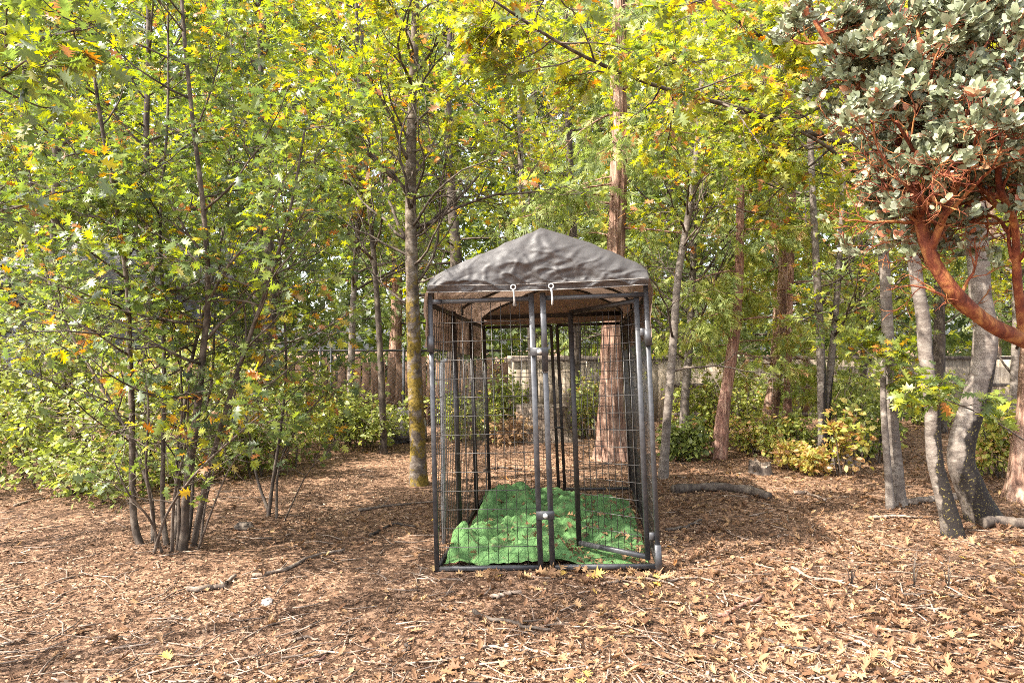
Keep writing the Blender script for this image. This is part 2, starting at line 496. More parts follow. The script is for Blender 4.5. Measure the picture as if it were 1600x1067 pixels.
# ------------------------------------------------------------------ leaf templates: y along the leaf, x across, z the face
def lobed(nl=3, bend=0.0, curl=0.0, seed=0):
    rg = random.Random(seed)
    if nl == 3:
        side = [(.07, .16), (.33, .25), (.11, .38), (.43, .60), (.12, .62), (.27, .88), (.07, .80)]
        mids = [0.0, 0.30, 0.55, 0.78, 1.0]
    else:
        side = [(.05, .12), (.24, .16), (.09, .28), (.37, .40), (.12, .46), (.44, .66), (.12, .66), (.26, .90), (.07, .84)]
        mids = [0.0, 0.22, 0.42, 0.62, 0.80, 1.0]
    v = [(0, y) for y in mids]
    tris = []
    for sg in (1, -1):
        base = len(v)
        pts = [(sg * x * rg.uniform(.85, 1.15), y + rg.uniform(-.03, .03)) for x, y in side]
        v += pts
        idx = [0] + [base + i for i in range(len(pts))] + [len(mids) - 1]
        # fan each outline edge to the nearest midrib point
        def mi(y): return min(range(len(mids)), key=lambda k: abs(mids[k] - y))
        prev = mi(0)
        for a, b in zip(idx[:-1], idx[1:]):
            ym = (v[a][1] + v[b][1]) / 2
            k = max(prev, mi(ym))
            while prev < k:
                t = (a, prev + 1, prev) if sg > 0 else (a, prev, prev + 1)
                if len(set(t)) == 3: tris.append(t)
                prev += 1
            t = (a, b, prev) if sg > 0 else (b, a, prev)
            if len(set(t)) == 3: tris.append(t)
        while prev < len(mids) - 1:
            t = (idx[-2], prev + 1, prev) if sg > 0 else (idx[-2], prev, prev + 1)
            if len(set(t)) == 3: tris.append(t)
            prev += 1
    return shape(v, tris, bend, curl)


def shape(v, tris, bend, curl):
    out = []
    for x, y in v:
        z = -bend * y * y + curl * abs(x) * 1.2
        out.append((x, y, z))
    return np.array(out), np.array(tris)


def ovate(w=0.3, bend=0.1, curl=0.15, fine=False):
    if fine:
        ys = [.0, .12, .3, .5, .7, .88, 1.0]
        ws = [0, .62, .95, 1, .82, .45, 0]
    else:
        ys = [0, .28, .65, 1.0]
        ws = [0, .9, .85, 0]
    v = [(0, y) for y in ys]
    n = len(ys)
    L = {}
    for sg in (1, -1):
        for i in range(1, n - 1):
            L[(sg, i)] = len(v); v.append((sg * w * ws[i], ys[i]))
    t = []
    for sg in (1, -1):
        def p(i): return L.get((sg, i), i)
        for i in range(n - 1):
            f = [(i, p(i), i + 1), (p(i), p(i + 1), i + 1)]
            for a in f:
                if len(set(a)) == 3: t.append(a if sg > 0 else (a[0], a[2], a[1]))
    return shape(v, t, bend, curl)


def spray(seed):
    rg = random.Random(seed)
    v, t = [], []
    def blade(x0, y0, ang, l, w):
        d = (math.sin(ang), math.cos(ang)); n = (d[1], -d[0])
        i = len(v)
        v.extend([(x0 - n[0] * w, y0 - n[1] * w), (x0 + n[0] * w, y0 + n[1] * w), (x0 + d[0] * l, y0 + d[1] * l)])
        t.append((i, i + 1, i + 2))
    blade(0, 0, 0, 1.0, .045)
    for k in range(4):
        y = .12 + k * .2
        for sg in (1, -1):
            blade(0, y + rg.uniform(-.04, .04), sg * rg.uniform(.5, .8), (.5 - .28 * y) * rg.uniform(.8, 1.2), .05)
    return shape(v, t, .2, -.25)


def star(seed):
    """far oak leaf: a few pointed triangles"""
    rg = random.Random(seed)
    v = [(0, 0)]
    angs = [-1.1, -.75, -.35, 0, .35, .75, 1.1]
    for i, a in enumerate(angs):
        r = (.62, .28, .85, .5, 1.0, .5, .85)[i] if False else (.6, .3, .9, .45, .9, .3, .6)[i] * rg.uniform(.85, 1.15)
        v.append((math.sin(a) * r, math.cos(a) * r))
    t = [(0, i + 1, i) for i in range(1, 7)]
    return shape(v, t, .12, .2)


T_OAK = [lobed(3, .15, .1, 1), lobed(3, .3, -.1, 2), lobed(3, .05, .3, 3)]
T_OAKF = [lobed(5, .12, .15, 4), lobed(5, .3, .05, 5), lobed(5, -.1, .3, 6), lobed(5, .45, -.2, 7)]
T_STAR = [star(1), star(2), star(3)]
T_OVATE = [ovate(.3, .15, .2), ovate(.26, .3, .0), ovate(.36, .05, .3)]
T_MANZ = [ovate(.29, .05, .25, True), ovate(.33, .15, .1, True), ovate(.27, -.05, .3, True)]
T_SPRAY = [spray(1), spray(2), spray(3)]
T_CURL = [lobed(5, .25, .25, 11), lobed(5, -.25, .35, 12), lobed(5, .1, .5, 13), lobed(5, .4, -.3, 14), lobed(3, .3, .6, 15), lobed(3, -.2, -.3, 16)]
T_LITTER = T_CURL [:2] + [ovate(.3, .5, .5), ovate(.22, -.5, .9), ovate(.16, .8, .4), lobed(3, .9, .2, 21), lobed(3, -.7, .9, 22)]
T_CHIP = [shape([(-.3, 0), (.3, .05), (.35, .9), (-.25, 1)], [(0, 1, 2), (0, 2, 3)], .1, .2),
          shape([(-.12, 0), (.12, 0), (.15, 1), (-.1, 1)], [(0, 1, 2), (0, 2, 3)], .15, .2),
          shape([(-.4, .1), (.1, 0), (.45, .5), (0, 1)], [(0, 1, 2), (0, 2, 3)], -.2, .3)]


def unit(a):
    return a / (np.linalg.norm(a, axis=-1, keepdims=True) + 1e-12)


def frames(D, Nn):
    D = unit(D)
    R = unit(np.cross(D, Nn))
    Nn = np.cross(R, D)
    return R, D, Nn


def stamp(templates, P, D, Nn, S, tint, which=None):
    """all leaves as arrays -> verts, tris, tint per vertex"""
    R, D, Nn = frames(D, Nn)
    n = len(P)
    if which is None:
        which = RS.integers(0, len(templates), n)
    vs, ts, tt, off = [], [], [], 0
    for k, (tv, tf) in enumerate(templates):
        m = which == k
        c = int(m.sum())
        if not c: continue
        s = S[m][:, None, None]
        wx = RS.uniform(.8, 1.2, c)[:, None, None]
        v = P[m][:, None, :] + s * (tv[None, :, 0:1] * wx * R[m][:, None, :] + tv[None, :, 1:2] * D[m][:, None, :] + tv[None, :, 2:3] * Nn[m][:, None, :])
        vs.append(v.reshape(-1, 3))
        f = tf[None] + (np.arange(c) * len(tv))[:, None, None] + off
        ts.append(f.reshape(-1, 3))
        tt.append(np.repeat(tint[m], len(tv)))
        off += c * len(tv)
    return np.concatenate(vs), np.concatenate(ts), np.concatenate(tt)


def in_frame(P, mx=0, my=0):
    Y = np.maximum(P[:, 1], 0.05)
    px = 800 + P[:, 0] / Y * F
    py = 533.5 - (P[:, 2] - CAMZ) / Y * F
    return (P[:, 1] > 0.3) & (px > -mx) & (px < 1600 + mx) & (py > -my) & (py < 1067 + my)


LEAF_CACHE = {}


def leaf_variants(key, templates, mat, nt=8):
    if key not in LEAF_CACHE:
        out = []
        for k, (tv, tf) in enumerate(templates):
            row = []
            for j in range(nt):
                me = make_mesh('leaf', tv, tf, attrs={'tint': np.full(len(tv), (j + .5) / nt)})
                me.materials.append(mat)
                row.append(me)
            out.append(row)
        LEAF_CACHE[key] = out
    return LEAF_CACHE[key]


def leaf_objects(key, templates, mat, P, D, Nn, S, tint, parent, name='leaf'):
    var = leaf_variants(key, templates, mat)
    R, D, Nn = frames(D, Nn)
    base = np.array(tuple(parent_loc(parent))) if parent is not None else np.zeros(3)
    out = []
    for i in range(len(P)):
        me = var[i % len(var)][min(7, max(0, int(tint[i] * 8)))]
        o = bpy.data.objects.new(name, me)
        C.objects.link(o)
        M = Matrix.Identity(4)
        for a in range(3):
            M[a][0] = R[i][a] * S[i]; M[a][1] = D[i][a] * S[i]; M[a][2] = Nn[i][a] * S[i]; M[a][3] = P[i][a] - base[a]
        o.matrix_basis = M
        if parent is not None: o.parent = parent
        out.append(o)
    return out


def crown(parent, lv, templates, mat, single=0, fine=None, key=None, name='crown', keep=.15):
    """lv: dict of arrays P D N S tint -> the crown as one mass, its largest-showing leaves as parts of their own"""
    P, D, Nn, S, T = (lv[k] for k in ('P', 'D', 'N', 'S', 'T'))
    inside = in_frame(P, 260, 220)
    drop = (~inside) & (RS.random(len(P)) > keep)
    k = ~drop
    P, D, Nn, S, T = P[k], D[k], Nn[k], S[k], T[k]
    if single:
        size = S / np.maximum(P[:, 1], 0.3) * in_frame(P)
        order = np.argsort(-size)
        top = order[:single]
        top = top[size[top] > 0]
        leaf_objects(key, fine or templates, mat, P[top], D[top], Nn[top], S[top], T[top], parent)
        rest = np.ones(len(P), bool); rest[top] = False
        P, D, Nn, S, T = P[rest], D[rest], Nn[rest], S[rest], T[rest]
    v, t, tt = stamp(templates, P, D, Nn, S, T)
    me = make_mesh(name, v - np.array(tuple(parent_loc(parent))), t, attrs={'tint': tt})
    o = link(name, me, mat, parent)
    o['kind'] = 'stuff'
    STATS[name] = STATS.get(name, 0) + len(t)
    return o


STATS = {}


# ------------------------------------------------------------------ growing wood
def spline(pts, n):
    P = np.array([tuple(p) for p in pts], float)
    if len(P) == 2:
        t = np.linspace(0, 1, n)[:, None]
        return P[0] * (1 - t) + P[1] * t
    Q = np.vstack([2 * P[0] - P[1], P, 2 * P[-1] - P[-2]])
    out = []
    m = len(P) - 1
    for u in np.linspace(0, m - 1e-6, n):
        i = int(u); f = u - i
        a, b, c, d = Q[i], Q[i + 1], Q[i + 2], Q[i + 3]
        out.append(0.5 * ((2 * b) + (-a + c) * f + (2 * a - 5 * b + 4 * c - d) * f * f + (-a + 3 * b - 3 * c + d) * f ** 3))
    return np.array(out)


def rvec():
    while True:
        v = Vector((random.uniform(-1, 1), random.uniform(-1, 1), random.uniform(-1, 1)))
        if 0.05 < v.length < 1: return v.normalized()


class Wood:
    def __init__(self):
        self.tips = []          # twig nodes that carry leaves: pos, dir
        self.big = []           # first-order branches: their own parts
        self.small = MB()

    def branch(self, p, d, L, r, level, P):
        n = P['seg'][level]
        pts, rad = [p.copy()], [r]
        dd = d.normalized()
        cur = p.copy()
        wob = P['wob'][level]
        for i in range(n):
            dd = (dd + rvec() * wob + Vector((0, 0, P['up'][level]))).normalized()
            cur = cur + dd * (L / n)
            pts.append(cur.copy()); rad.append(r * (1 - (i + 1) / n * 0.75))
        sides = P['sides'][level]
        if level == 0:
            mb = MB(); mb.tube(pts, rad, sides); self.big.append(mb)
        else:
            self.small.tube(pts, rad, sides, cap=False)
        last = level >= P['levels'] - 1
        if last:
            for i in range(1, n + 1):
                if i >= n * P.get('bare', 0.3):
                    self.tips.append((pts[i], dd if i == n else (pts[i] - pts[i - 1]).normalized(), i == n))
            return
        nc = P['kids'][level]
        nc = max(1, int(nc * random.uniform(.75, 1.25)))
        for k in range(nc):
            t = P['from'][level] + (1 - P['from'][level]) * (k + random.random()) / nc
            x = t * n; i = min(n - 1, int(x)); f = x - i
            q = pts[i].lerp(pts[i + 1], f)
            ax = (pts[i + 1] - pts[i]).normalized()
            side = ax.cross(rvec()).normalized()
            if P.get('flat'):
                side = Vector((side.x, side.y, side.z * (1 - P['flat'])))
                if side.length < 1e-3: side = Vector((1, 0, 0))
                side.normalize()
            a = math.radians(random.uniform(*P['ang'][level]))
            nd = ax * math.cos(a) + side * math.sin(a)
            self.branch(q, nd, L * random.uniform(*P['ratio'][level]) * (1.1 - 0.45 * t), max(P['rmin'], r * (1 - t * .6) * P['rr']), level + 1, P)


OAKP = dict(levels=3, seg=[7, 4, 3], wob=[.22, .30, .35], up=[.05, .05, .03], sides=[6, 4, 3], kids=[7, 4], ratio=[(.35, .6), (.35, .6)],
            ang=[(30, 65), (25, 65)], rr=.55, rmin=.0023, flat=.45, bare=.25)
OAKP['from'] = [.2, .15]
CEDARP = dict(levels=3, seg=[6, 4, 2], wob=[.10, .16, .2], up=[-.05, -.07, -.10], sides=[5, 3, 3], kids=[9, 5], ratio=[(.28, .45), (.35, .55)],
              ang=[(40, 70), (35, 60)], rr=.42, rmin=.0018, flat=.75, bare=.2)
CEDARP['from'] = [.15, .1]
MANZP = dict(levels=3, seg=[7, 5, 3], wob=[.38, .40, .38], up=[.02, .05, .10], sides=[7, 5, 4], kids=[7, 5], ratio=[(.4, .65), (.35, .6)],
             ang=[(25, 60), (25, 60)], rr=.5, rmin=.0022, flat=0.0, bare=.6)
MANZP['from'] = [.3, .3]


def leaves_from(tips, per, size, mean, sd, orange=0.05, facing=0.75, spread=0.04, tintfn=None, droop=0.15, endmul=1.6):
    """leaf arrays round the twig nodes; each twig has its own hue"""
    if not tips:
        tips = [(Vector((0, 5, 3)), Vector((0, 0, 1)), True)]
    TP = np.array([tuple(a) for a, b, c in tips]); TD = np.array([tuple(b) for a, b, c in tips]); TE = np.array([c for a, b, c in tips])
    n = len(TP)
    cnt = RS.poisson(np.where(TE, per * endmul, per))
    idx = np.repeat(np.arange(n), cnt)
    m = len(idx)
    hue = RS.normal(mean - (.05 if mean < .75 else 0), sd * .8, n)
    hue = np.where(RS.random(n) < orange, RS.uniform(.84, 1.0, n), hue)
    P = TP[idx] + RS.normal(0, spread, (m, 3)) * .5
    D = unit(TD[idx] * .9 + RS.normal(0, .75, (m, 3)))
    D[:, 2] = D[:, 2] * .6 - droop
    Nn = unit(np.stack([np.zeros(m), np.zeros(m), np.ones(m)], 1) * facing + RS.normal(0, .42, (m, 3)) + np.array([-.12, -.22, 0]))
    S = size * RS.uniform(.55, 1.25, m)
    P = P + unit(D) * (S[:, None] * .12)
    T = hue[idx] + RS.normal(0, sd * .7, m)
    if tintfn is not None:
        T = T + tintfn(P)
    T = np.clip(T, 0.01, 1.0)
    return dict(P=P, D=D, N=Nn, S=S, T=T)


def merge(*ls):
    return {k: np.concatenate([l[k] for l in ls]) for k in ls[0]}


def stem(path, r0, r1, n=24, sides=14, flare=0.0, ridges=0.0, lump=0.06, seed=0, power=1.0):
    """path: list of (px,py,Y); returns centre points, radii and a tube mesh builder"""
    ctl = [W(*p) if not isinstance(p, Vector) else p.copy() for p in path]
    if ctl[0].z < .3: ctl[0].z = gz(ctl[0].x, ctl[0].y) - .06      # rooted below the litter
    pts = spline(ctl, n)
    t = np.linspace(0, 1, n)
    rad = r0 + (r1 - r0) * t ** power
    if flare:
        zz = pts[:, 2] - pts[0, 2]
        rad = rad * (1 + flare * np.exp(-zz / 0.22))
    jit = np.ones((n, sides))
    for i in range(n):
        for k in range(sides):
            a = k * 2 * math.pi / sides
            j = lump * mnoise.noise(Vector((math.cos(a) * 1.3 + seed, math.sin(a) * 1.3, pts[i, 2] * 3.5)))
            if ridges:
                j += ridges * mnoise.noise(Vector((math.cos(a) * 6 + seed, math.sin(a) * 6, pts[i, 2] * 1.2)))
            if flare:
                j += flare * .45 * math.exp(-(pts[i, 2] - pts[0, 2]) / .2) * mnoise.noise(Vector((math.cos(a) * 1.8, math.sin(a) * 1.8, seed)))
            jit[i, k] += j * 1.6
    mb = MB()
    mb.tube(pts, rad, sides, jitter=jit)
    return pts, rad, mb


def grow_on(wood, pts, rad, nb, lo, hi, L, P, az=None, upang=(35, 75), Lfn=None, rmax=1.0):
    """first-order branches along a stem"""
    n = len(pts)
    for k in range(nb):
        t = lo + (hi - lo) * (k + random.random()) / nb
        x = t * (n - 1); i = min(n - 2, int(x)); f = x - i
        q = Vector(pts[i] * (1 - f) + pts[i + 1] * f)
        a = random.uniform(0, 2 * math.pi) if az is None else random.gauss(az[0], az[1])
        el = math.radians(90 - random.uniform(*upang))
        d = Vector((math.cos(a) * math.cos(el), math.sin(a) * math.cos(el), math.sin(el)))
        l = L * random.uniform(.6, 1.15) * (Lfn(t) if Lfn else (1.15 - .55 * t))
        r = min(rad[i] * .55, 0.010 * l + .004) * rmax
        wood.branch(q, d, l, max(r, .004), 0, P)


def finish_wood(root, wood, mat):
    for mb in wood.big:
        mb.build('branch', mat, root, smooth=True)
    if wood.small.n:
        o = wood.small.build('twigs', mat, root, smooth=False)
        o['kind'] = 'stuff'
        STATS['twigs'] = STATS.get('twigs', 0) + sum(len(q) * 2 for q in wood.small.q)


def P_(base, **kw):
    d = dict(base); d.update(kw); return d


# ------------------------------------------------------------------ the ground
def build_ground():
    xs = np.concatenate([np.linspace(-70, -9, 14)[:-1], np.linspace(-9, 9, 200), np.linspace(9, 70, 14)[1:]])
    ys = np.concatenate([np.linspace(-30, 1.5, 12)[:-1], np.linspace(1.5, 15, 170), np.linspace(15, 120, 24)[1:]])
    v = np.array([(x, y, gz(x, y)) for y in ys for x in xs])
    w = len(xs)
    j, i = np.meshgrid(np.arange(len(ys) - 1), np.arange(w - 1), indexing='ij')
    a = (j * w + i).ravel()
    q = np.stack([a, a + 1, a + w + 1, a + w], 1)
    o = link('ground', make_mesh('ground', v, quads=q, smooth=True), M_GROUND)
    tag(o, 'brown leaf strewn forest floor', None, None, 'structure')


build_ground()


def gza(P):
    return np.array([gz(float(x), float(y)) for x, y in P])


# ------------------------------------------------------------------ the kennel
KC = {(0, 0, 0): W(683, 893, 4.56), (1, 0, 0): W(1029, 889, 4.56), (0, 0, 1): W(672, 470, 4.56), (1, 0, 1): W(1009, 458, 4.56),
      (0, 1, 0): W(765, 768, 6.9), (1, 1, 0): W(987, 766, 6.9), (0, 1, 1): W(756, 508, 6.9), (1, 1, 1): W(971, 501, 6.9)}


def K(u, v, w):
    r = Vector((0, 0, 0))
    for (a, b, c), p in KC.items():
        r = r + p * ((u if a else 1 - u) * (v if b else 1 - v) * (w if c else 1 - w))
    return r


kennel = empty('dog_kennel', (0.28, 5.7, 0.0), 'tall dark steel wire dog kennel with peaked grey tarpaulin roof and one door open inward', 'dog kennel')
XS = (1, 0, 0)


def kbar(name, p, q, w=.029, d=.029, mat=None, side=XS, parent=None):
    mb = MB(); mb.bar(p, q, w, d, side)
    return mb.build(name, mat or M_STEEL, parent or kennel)


def wires(fn, us, ws, parent, r=.0022, name='wire_mesh'):
    mb = MB()
    u0, u1, w0, w1 = us[0], us[-1], ws[0], ws[-1]
    for u in us[1:-1]:
        pts = [fn(u, w0), fn(u + random.uniform(-.002, .002), (w0 + w1) / 2), fn(u, w1)]
        mb.tube(pts, r, 4)
    for w in ws[1:-1]:
        pts = [fn(u0, w) + Vector((0, -.004, 0)), fn(u1, w) + Vector((0, -.004, 0))]
        mb.tube(pts, r, 4)
    o = mb.build(name, M_WIRE, parent)
    o['kind'] = 'stuff'
    return o


# front: corner posts, fixed left panel, door jamb
kbar('post', K(0, 0, -.01), K(0, 0, 1.03), .031, .031)
kbar('post', K(1, 0, -.01), K(1, 0, 1.03), .031, .031)
uL = 0.472
kbar('post', K(uL - .004, 0, 0), K(uL - .004, 0, 1.015), .036, .03)
kbar('post', K(.522, 0, 0), K(.522, 0, 1.015), .036, .03)
kbar('rail', K(.012, 0, .995), K(.46, 0, .995), .03, .03, side=(0, 1, 0))
kbar('rail', K(.532, 0, .995), K(.988, 0, .995), .03, .03, side=(0, 1, 0))
kbar('rail', K(.012, 0, .012), K(.46, 0, .012), .03, .03, side=(0, 1, 0))
kbar('rail', K(.532, 0, .012), K(.988, 0, .012), .03, .03, side=(0, 1, 0))
kbar('rail_sleeve', K(.006, 0, .995) + Vector((0, -.003, 0)), K(.05, 0, .995) + Vector((0, -.003, 0)), .036, .036, side=(0, 1, 0))
us = np.linspace(.01, uL - .014, 11); ws = np.linspace(.02, .985, 15)
wires(lambda u, w: K(u, 0.004, w), us, ws, kennel)
# left and right sides: three bays each, posts at the thirds
for uu, mat in ((0, M_STEEL_DARK), (1, M_STEEL_DARK)):
    for v in (1 / 3, 2 / 3, 1.0):
        kbar('post', K(uu, v, -.01), K(uu, v, 1.0), .032, .036, mat)
        if v < 1:
            kbar('post', K(uu, v + .022, -.01), K(uu, v + .022, 1.0), .026, .026, mat)
    for a in range(3):
        v0, v1 = a / 3 + .02, (a + 1) / 3 - .012
        for w in (.012, .985):
            kbar('rail', K(uu, v0, w), K(uu, v1, w), .03, .028, mat, side=(0, 0, 1))
        wires(lambda u, w, uu=uu: K(uu, u, w), np.linspace(v0, v1, 13), np.linspace(.02, .98, 15), kennel)
# rear: two leaves that meet in the middle
for u0, u1 in ((.015, .485), (.53, .985)):
    for w in (.012, .985):
        kbar('rail', K(u0, 1, w), K(u1, 1, w), .03, .028, M_STEEL_DARK, side=(0, 1, 0))
    wires(lambda u, w: K(u, 1, w), np.linspace(u0, u1, 11), np.linspace(.02, .98, 15), kennel)
kbar('post', K(.487, 1, 0), K(.487, 1, .985), .03, .03, M_STEEL_DARK)
kbar('post', K(.53, 1, 0), K(.53, 1, .985), .03, .03, M_STEEL_DARK)
kbar('latch', K(.48, .985, .38), K(.54, .985, .38), .02, .02, M_STEEL_DARK, side=(0, 1, 0))
# tie beam over the rear
kbar('roof_bar', K(0, 1, 1.045), K(1, 1, 1.045), .045, .03, M_STEEL_DARK, side=(0, 0, 1))

# door swung inward
hb, ht = K(.955, .012, .03), K(.955, .012, .975)
fb, ft = W(905, 852, 4.92), W(891, 488, 4.92)
door = MB(); door.bar(ht, ft, .032, .032, (0, 0, 1))
dr = door.build('door', M_STEEL_DARK, kennel)
dr['label'] = 'wire door of the kennel swung open into the inside'
kbar('hinge_post', hb, ht + Vector((0, 0, .04)), .034, .03, M_STEEL, parent=dr)
kbar('free_post', fb, ft, .036, .032, M_STEEL_DARK, parent=dr)
kbar('bottom_rail', hb + Vector((0, 0, .02)), fb + Vector((0, 0, .02)), .032, .032, M_STEEL, side=(0, 0, 1), parent=dr)
wires(lambda u, w: (hb.lerp(ht, w)).lerp(fb.lerp(ft, w), u), np.linspace(.03, .97, 11), np.linspace(.02, .98, 15), dr)
mb = MB(); mb.tube([ht + Vector((0, 0, .045)), ht + Vector((0, 0, .06))], .018, 10); mb.build('bolt_cap', M_ZINC, dr)
for w in (.12, .86):
    mb = MB(); a = K(.965, 0, w); mb.bar(a, K(.992, 0, w), .05, .012, (0, 0, 1)); mb.build('hinge', M_STEEL, kennel)

# latch plates and their round bolts
for w in (.80, .205):
    a, b = K(.458, -.010, w), K(.54, -.010, w)
    kbar('latch_plate', a, b, .055, .010, side=(0, 0, 1))
    c = K(.499, -.013, w)
    mb = MB(); mb.tube([c + Vector((0, -.002, 0)), c + Vector((0, -.012, 0)), c + Vector((0, -.020, 0)), c + Vector((0, -.023, 0))], [.016, .018, .012, .003], 12)
    mb.build('bolt', M_ZINC, kennel, True)
kbar('post_sleeve', K(.522, -.004, .725), K(.522, -.004, 1.01), .040, .036)
kbar('strap_ring', K(.508, -.006, .725), K(.538, -.006, .725), .008, .012, M_ZINC, side=(0, 0, 1))
kbar('post_foot', K(1, -.004, -.015), K(1, -.004, .09), .042, .042)
kbar('post_clamp', K(0, -.006, .81), K(0, -.006, .87), .044, .044)
kbar('post_clamp', K(1, -.006, .81), K(1, -.006, .87), .044, .044)
# grey pipe standing just inside the left wall
mb = MB()
p0, p1 = W(694, 836, 5.2), W(690, 570, 5.2)
mb.tube([p0 + Vector((0, 0, -.1)), p1, p1 + Vector((.004, 0, .02)), p1 + Vector((.03, 0, .035)), p1 + Vector((.04, 0, .03))], .017, 10)
pipe = mb.build('pipe', M_PIPE, None, True)
tag(pipe, 'pale grey metal pipe with bent top leaning inside the left wall of the kennel', 'pipe')

# roof cover ------------------------------------------------------
AP_F = W(845, 359, 4.50)


def roof_profile(s, v):
    """s 0..1 from the left skirt edge over the ridge to the right skirt edge; v depth 0..1"""
    L = K(0, v, 1.0); R = K(1, v, 1.0)
    mid = (L + R) * .5
    ridge = Vector((L.x + (R.x - L.x) * .515, mid.y, 2.27 - .13 * v - .03 * math.sin(v * math.pi)))
    eL = Vector((L.x - .02, L.y, L.z + .12 - .01 * v)); eR = Vector((R.x + .02, R.y, R.z + .155 - .01 * v))
    dL, dR = .32 if v > .04 else .065, .32 if v > .04 else .07
    if v <= .04: dL = dR = .07
    nodes = [(0.0, eL + Vector((-.005, 0, -dL - .11))), (.10, eL + Vector((-.012, 0, -.10))), (.17, eL + Vector((.012, 0, -.015))), (.22, eL + Vector((.075, 0, .042))),
             (.36, eL.lerp(ridge, .55) + Vector((0, 0, .014))), (.46, eL.lerp(ridge, .88) + Vector((0, 0, .002))), (.50, ridge), (.54, eR.lerp(ridge, .88) + Vector((0, 0, .006))),
             (.64, eR.lerp(ridge, .55) + Vector((0, 0, .028))), (.78, eR + Vector((-.085, 0, .035))), (.83, eR + Vector((-.014, 0, -.015))), (.90, eR + Vector((.012, 0, -.10))), (1.0, eR + Vector((.005, 0, -dR - .13)))]
    for (a, p), (b, q) in zip(nodes[:-1], nodes[1:]):
        if s <= b + 1e-9:
            t = (s - a) / (b - a)
            return p.lerp(q, max(0, min(1, t)))
    return nodes[-1][1]


def wr(x, y, z, k=1.0):
    return k * (.009 * mnoise.noise(Vector((x * 4, y * 3, z * 4))) + .007 * mnoise.noise(Vector((x * 11 + 3, y * 8, z * 11))) + .003 * mnoise.noise(Vector((x * 25 + 3, y * 20, z * 25))))


def cover_fn(s, v):
    vv = -.025 + v * 1.06
    p = roof_profile(s, max(.05, vv)) if vv > .04 else roof_profile(s, .05)
    if vv <= .05:
        a = roof_profile(s, .05); b = roof_profile(s, .10)
        p = a + (a - b) * ((.05 - vv) / .05)
    k = wr(p.x, p.y, p.z, 1.3)
    sag = -.03 * math.sin(vv * math.pi * 3) ** 2 * (1 if .2 < s < .8 else .2)
    if s < .17: return p + Vector((k * 2.0, 0, 0))
    if s > .83: return p + Vector((-k * 2.0, 0, 0))
    return p + Vector((0, 0, k + sag))


mb = MB(); mb.grid(cover_fn, 80, 56)
cov = mb.build('roof_cover', M_TARP, kennel, True)
cov['label'] = 'grey tarpaulin cover draped over the kennel'


def gable(front=True):
    v = 0.0 if front else 1.0
    L = K(0, v, 1.0); R = K(1, v, 1.0)
    y = 4.49 if front else 6.97
    vs_front = W(667, 457, 4.49), W(1012, 445, 4.49)
    hemL, hemR = (vs_front if front else (W(752, 508, 6.97), W(975, 500, 6.97)))
    def fn(a, b):
        s = .165 + a * .67
        top = cover_fn(s, 0.0 if front else 1.0)
        bot = hemL.lerp(hemR, a) + Vector((0, 0, -.012 * math.sin(a * math.pi)))
        p = top.lerp(bot, b)
        p.x = top.x * (1 - b) + bot.x * b
        bulge = math.sin(b * math.pi) * .03 * (-1 if front else 1)
        p.y = top.y * (1 - b) + y * b + bulge
        kk = wr(p.x * 1.3, p.z * 2, p.z, 1.1) * math.sin(min(1, b * 1.3) * math.pi * .5)
        # shallow drag folds running out from the ridge
        fold = .006 * math.sin(12 * math.atan2(p.z - 2.32, (p.x - .19)) + 3 * mnoise.noise(Vector((p.x * 3, p.z * 3, 1)))) * min(1, b * 3) * (1 - b * .4)
        crease = .020 * abs(mnoise.noise(Vector((p.x * 3 + p.z * 2, p.z * 8 - p.x * 1.5, 7.7)))) + .008 * abs(mnoise.noise(Vector((p.x * 14 - p.z * 6, p.z * 20, 2.7))))
        for q_ in (Vector((p.x * 2.4 + p.z * 3.1, p.z * 5.5 - p.x * 1.2, 3.1)), Vector((p.x * 3.3 - p.z * 4.2, p.z * 6.5 + p.x * 2.4, 9.4)), Vector((p.x * 7, p.z * 12 + p.x * 2, 5.5))):
            crease += .011 * max(0, .10 - abs(mnoise.noise(q_))) / .10
        p.y += kk + fold - crease * math.sin(min(1, b * 1.2) * math.pi * .5)
        return p
    m = MB(); m.grid(lambda a, b: fn(1 - a, b) if front else fn(a, b), 130, 50)
    o = m.build('gable_cover', M_TARP, kennel, True)
    return fn


gf = gable(True)
gable(False)
# hem lines, eyelets and ties
mb = MB()
mb.tube([gf(a, 1.0) + Vector((0, -.004, 0)) for a in np.linspace(0, 1, 30)], .0045, 5)
hem = mb.build('hem', M_STITCH, kennel)
mb = MB()
sm_pts = []
for a in np.linspace(.02, .98, 40):
    ln = max(.06, gf(a, 0.0).z - gf(a, 1.0).z)
    sm_pts.append(gf(a, 1 - .042 / ln) + Vector((0, -.005, 0)))
mb.tube(sm_pts, .0022, 4)
mb.build('seam', M_STITCH, kennel)
for px in (802, 861):
    c = W(px, 449 - (px - 802) * .03, 4.465)
    ring = [c + Vector((math.cos(t) * .016, -.006, math.sin(t) * .016)) for t in np.linspace(0, 2 * math.pi, 15)]
    m = MB(); m.tube(ring, .0045, 6, cap=False); ey = m.build('eyelet', M_ZINC, kennel, True)
    m = MB()
    e = c + Vector((.008, .02, -.085))
    m.tube([c + Vector((0, -.010, -.012)), c + Vector((.004, -.014, -.04)), e + Vector((0, -.035, 0)), e + Vector((.0, -.03, -.03)), e + Vector((0, 0, -.035))], .0065, 6)
    m.build('tie', M_ZINC if px == 861 else M_STITCH, kennel, True)
m = MB(); c = W(804, 476, 4.50)
m.tube([c + Vector((math.cos(t) * .012, 0, math.sin(t) * .012)) for t in np.linspace(0, 2 * math.pi, 11)], .005, 5); m.build('tie_ball', M_STEEL_DARK, kennel, True)
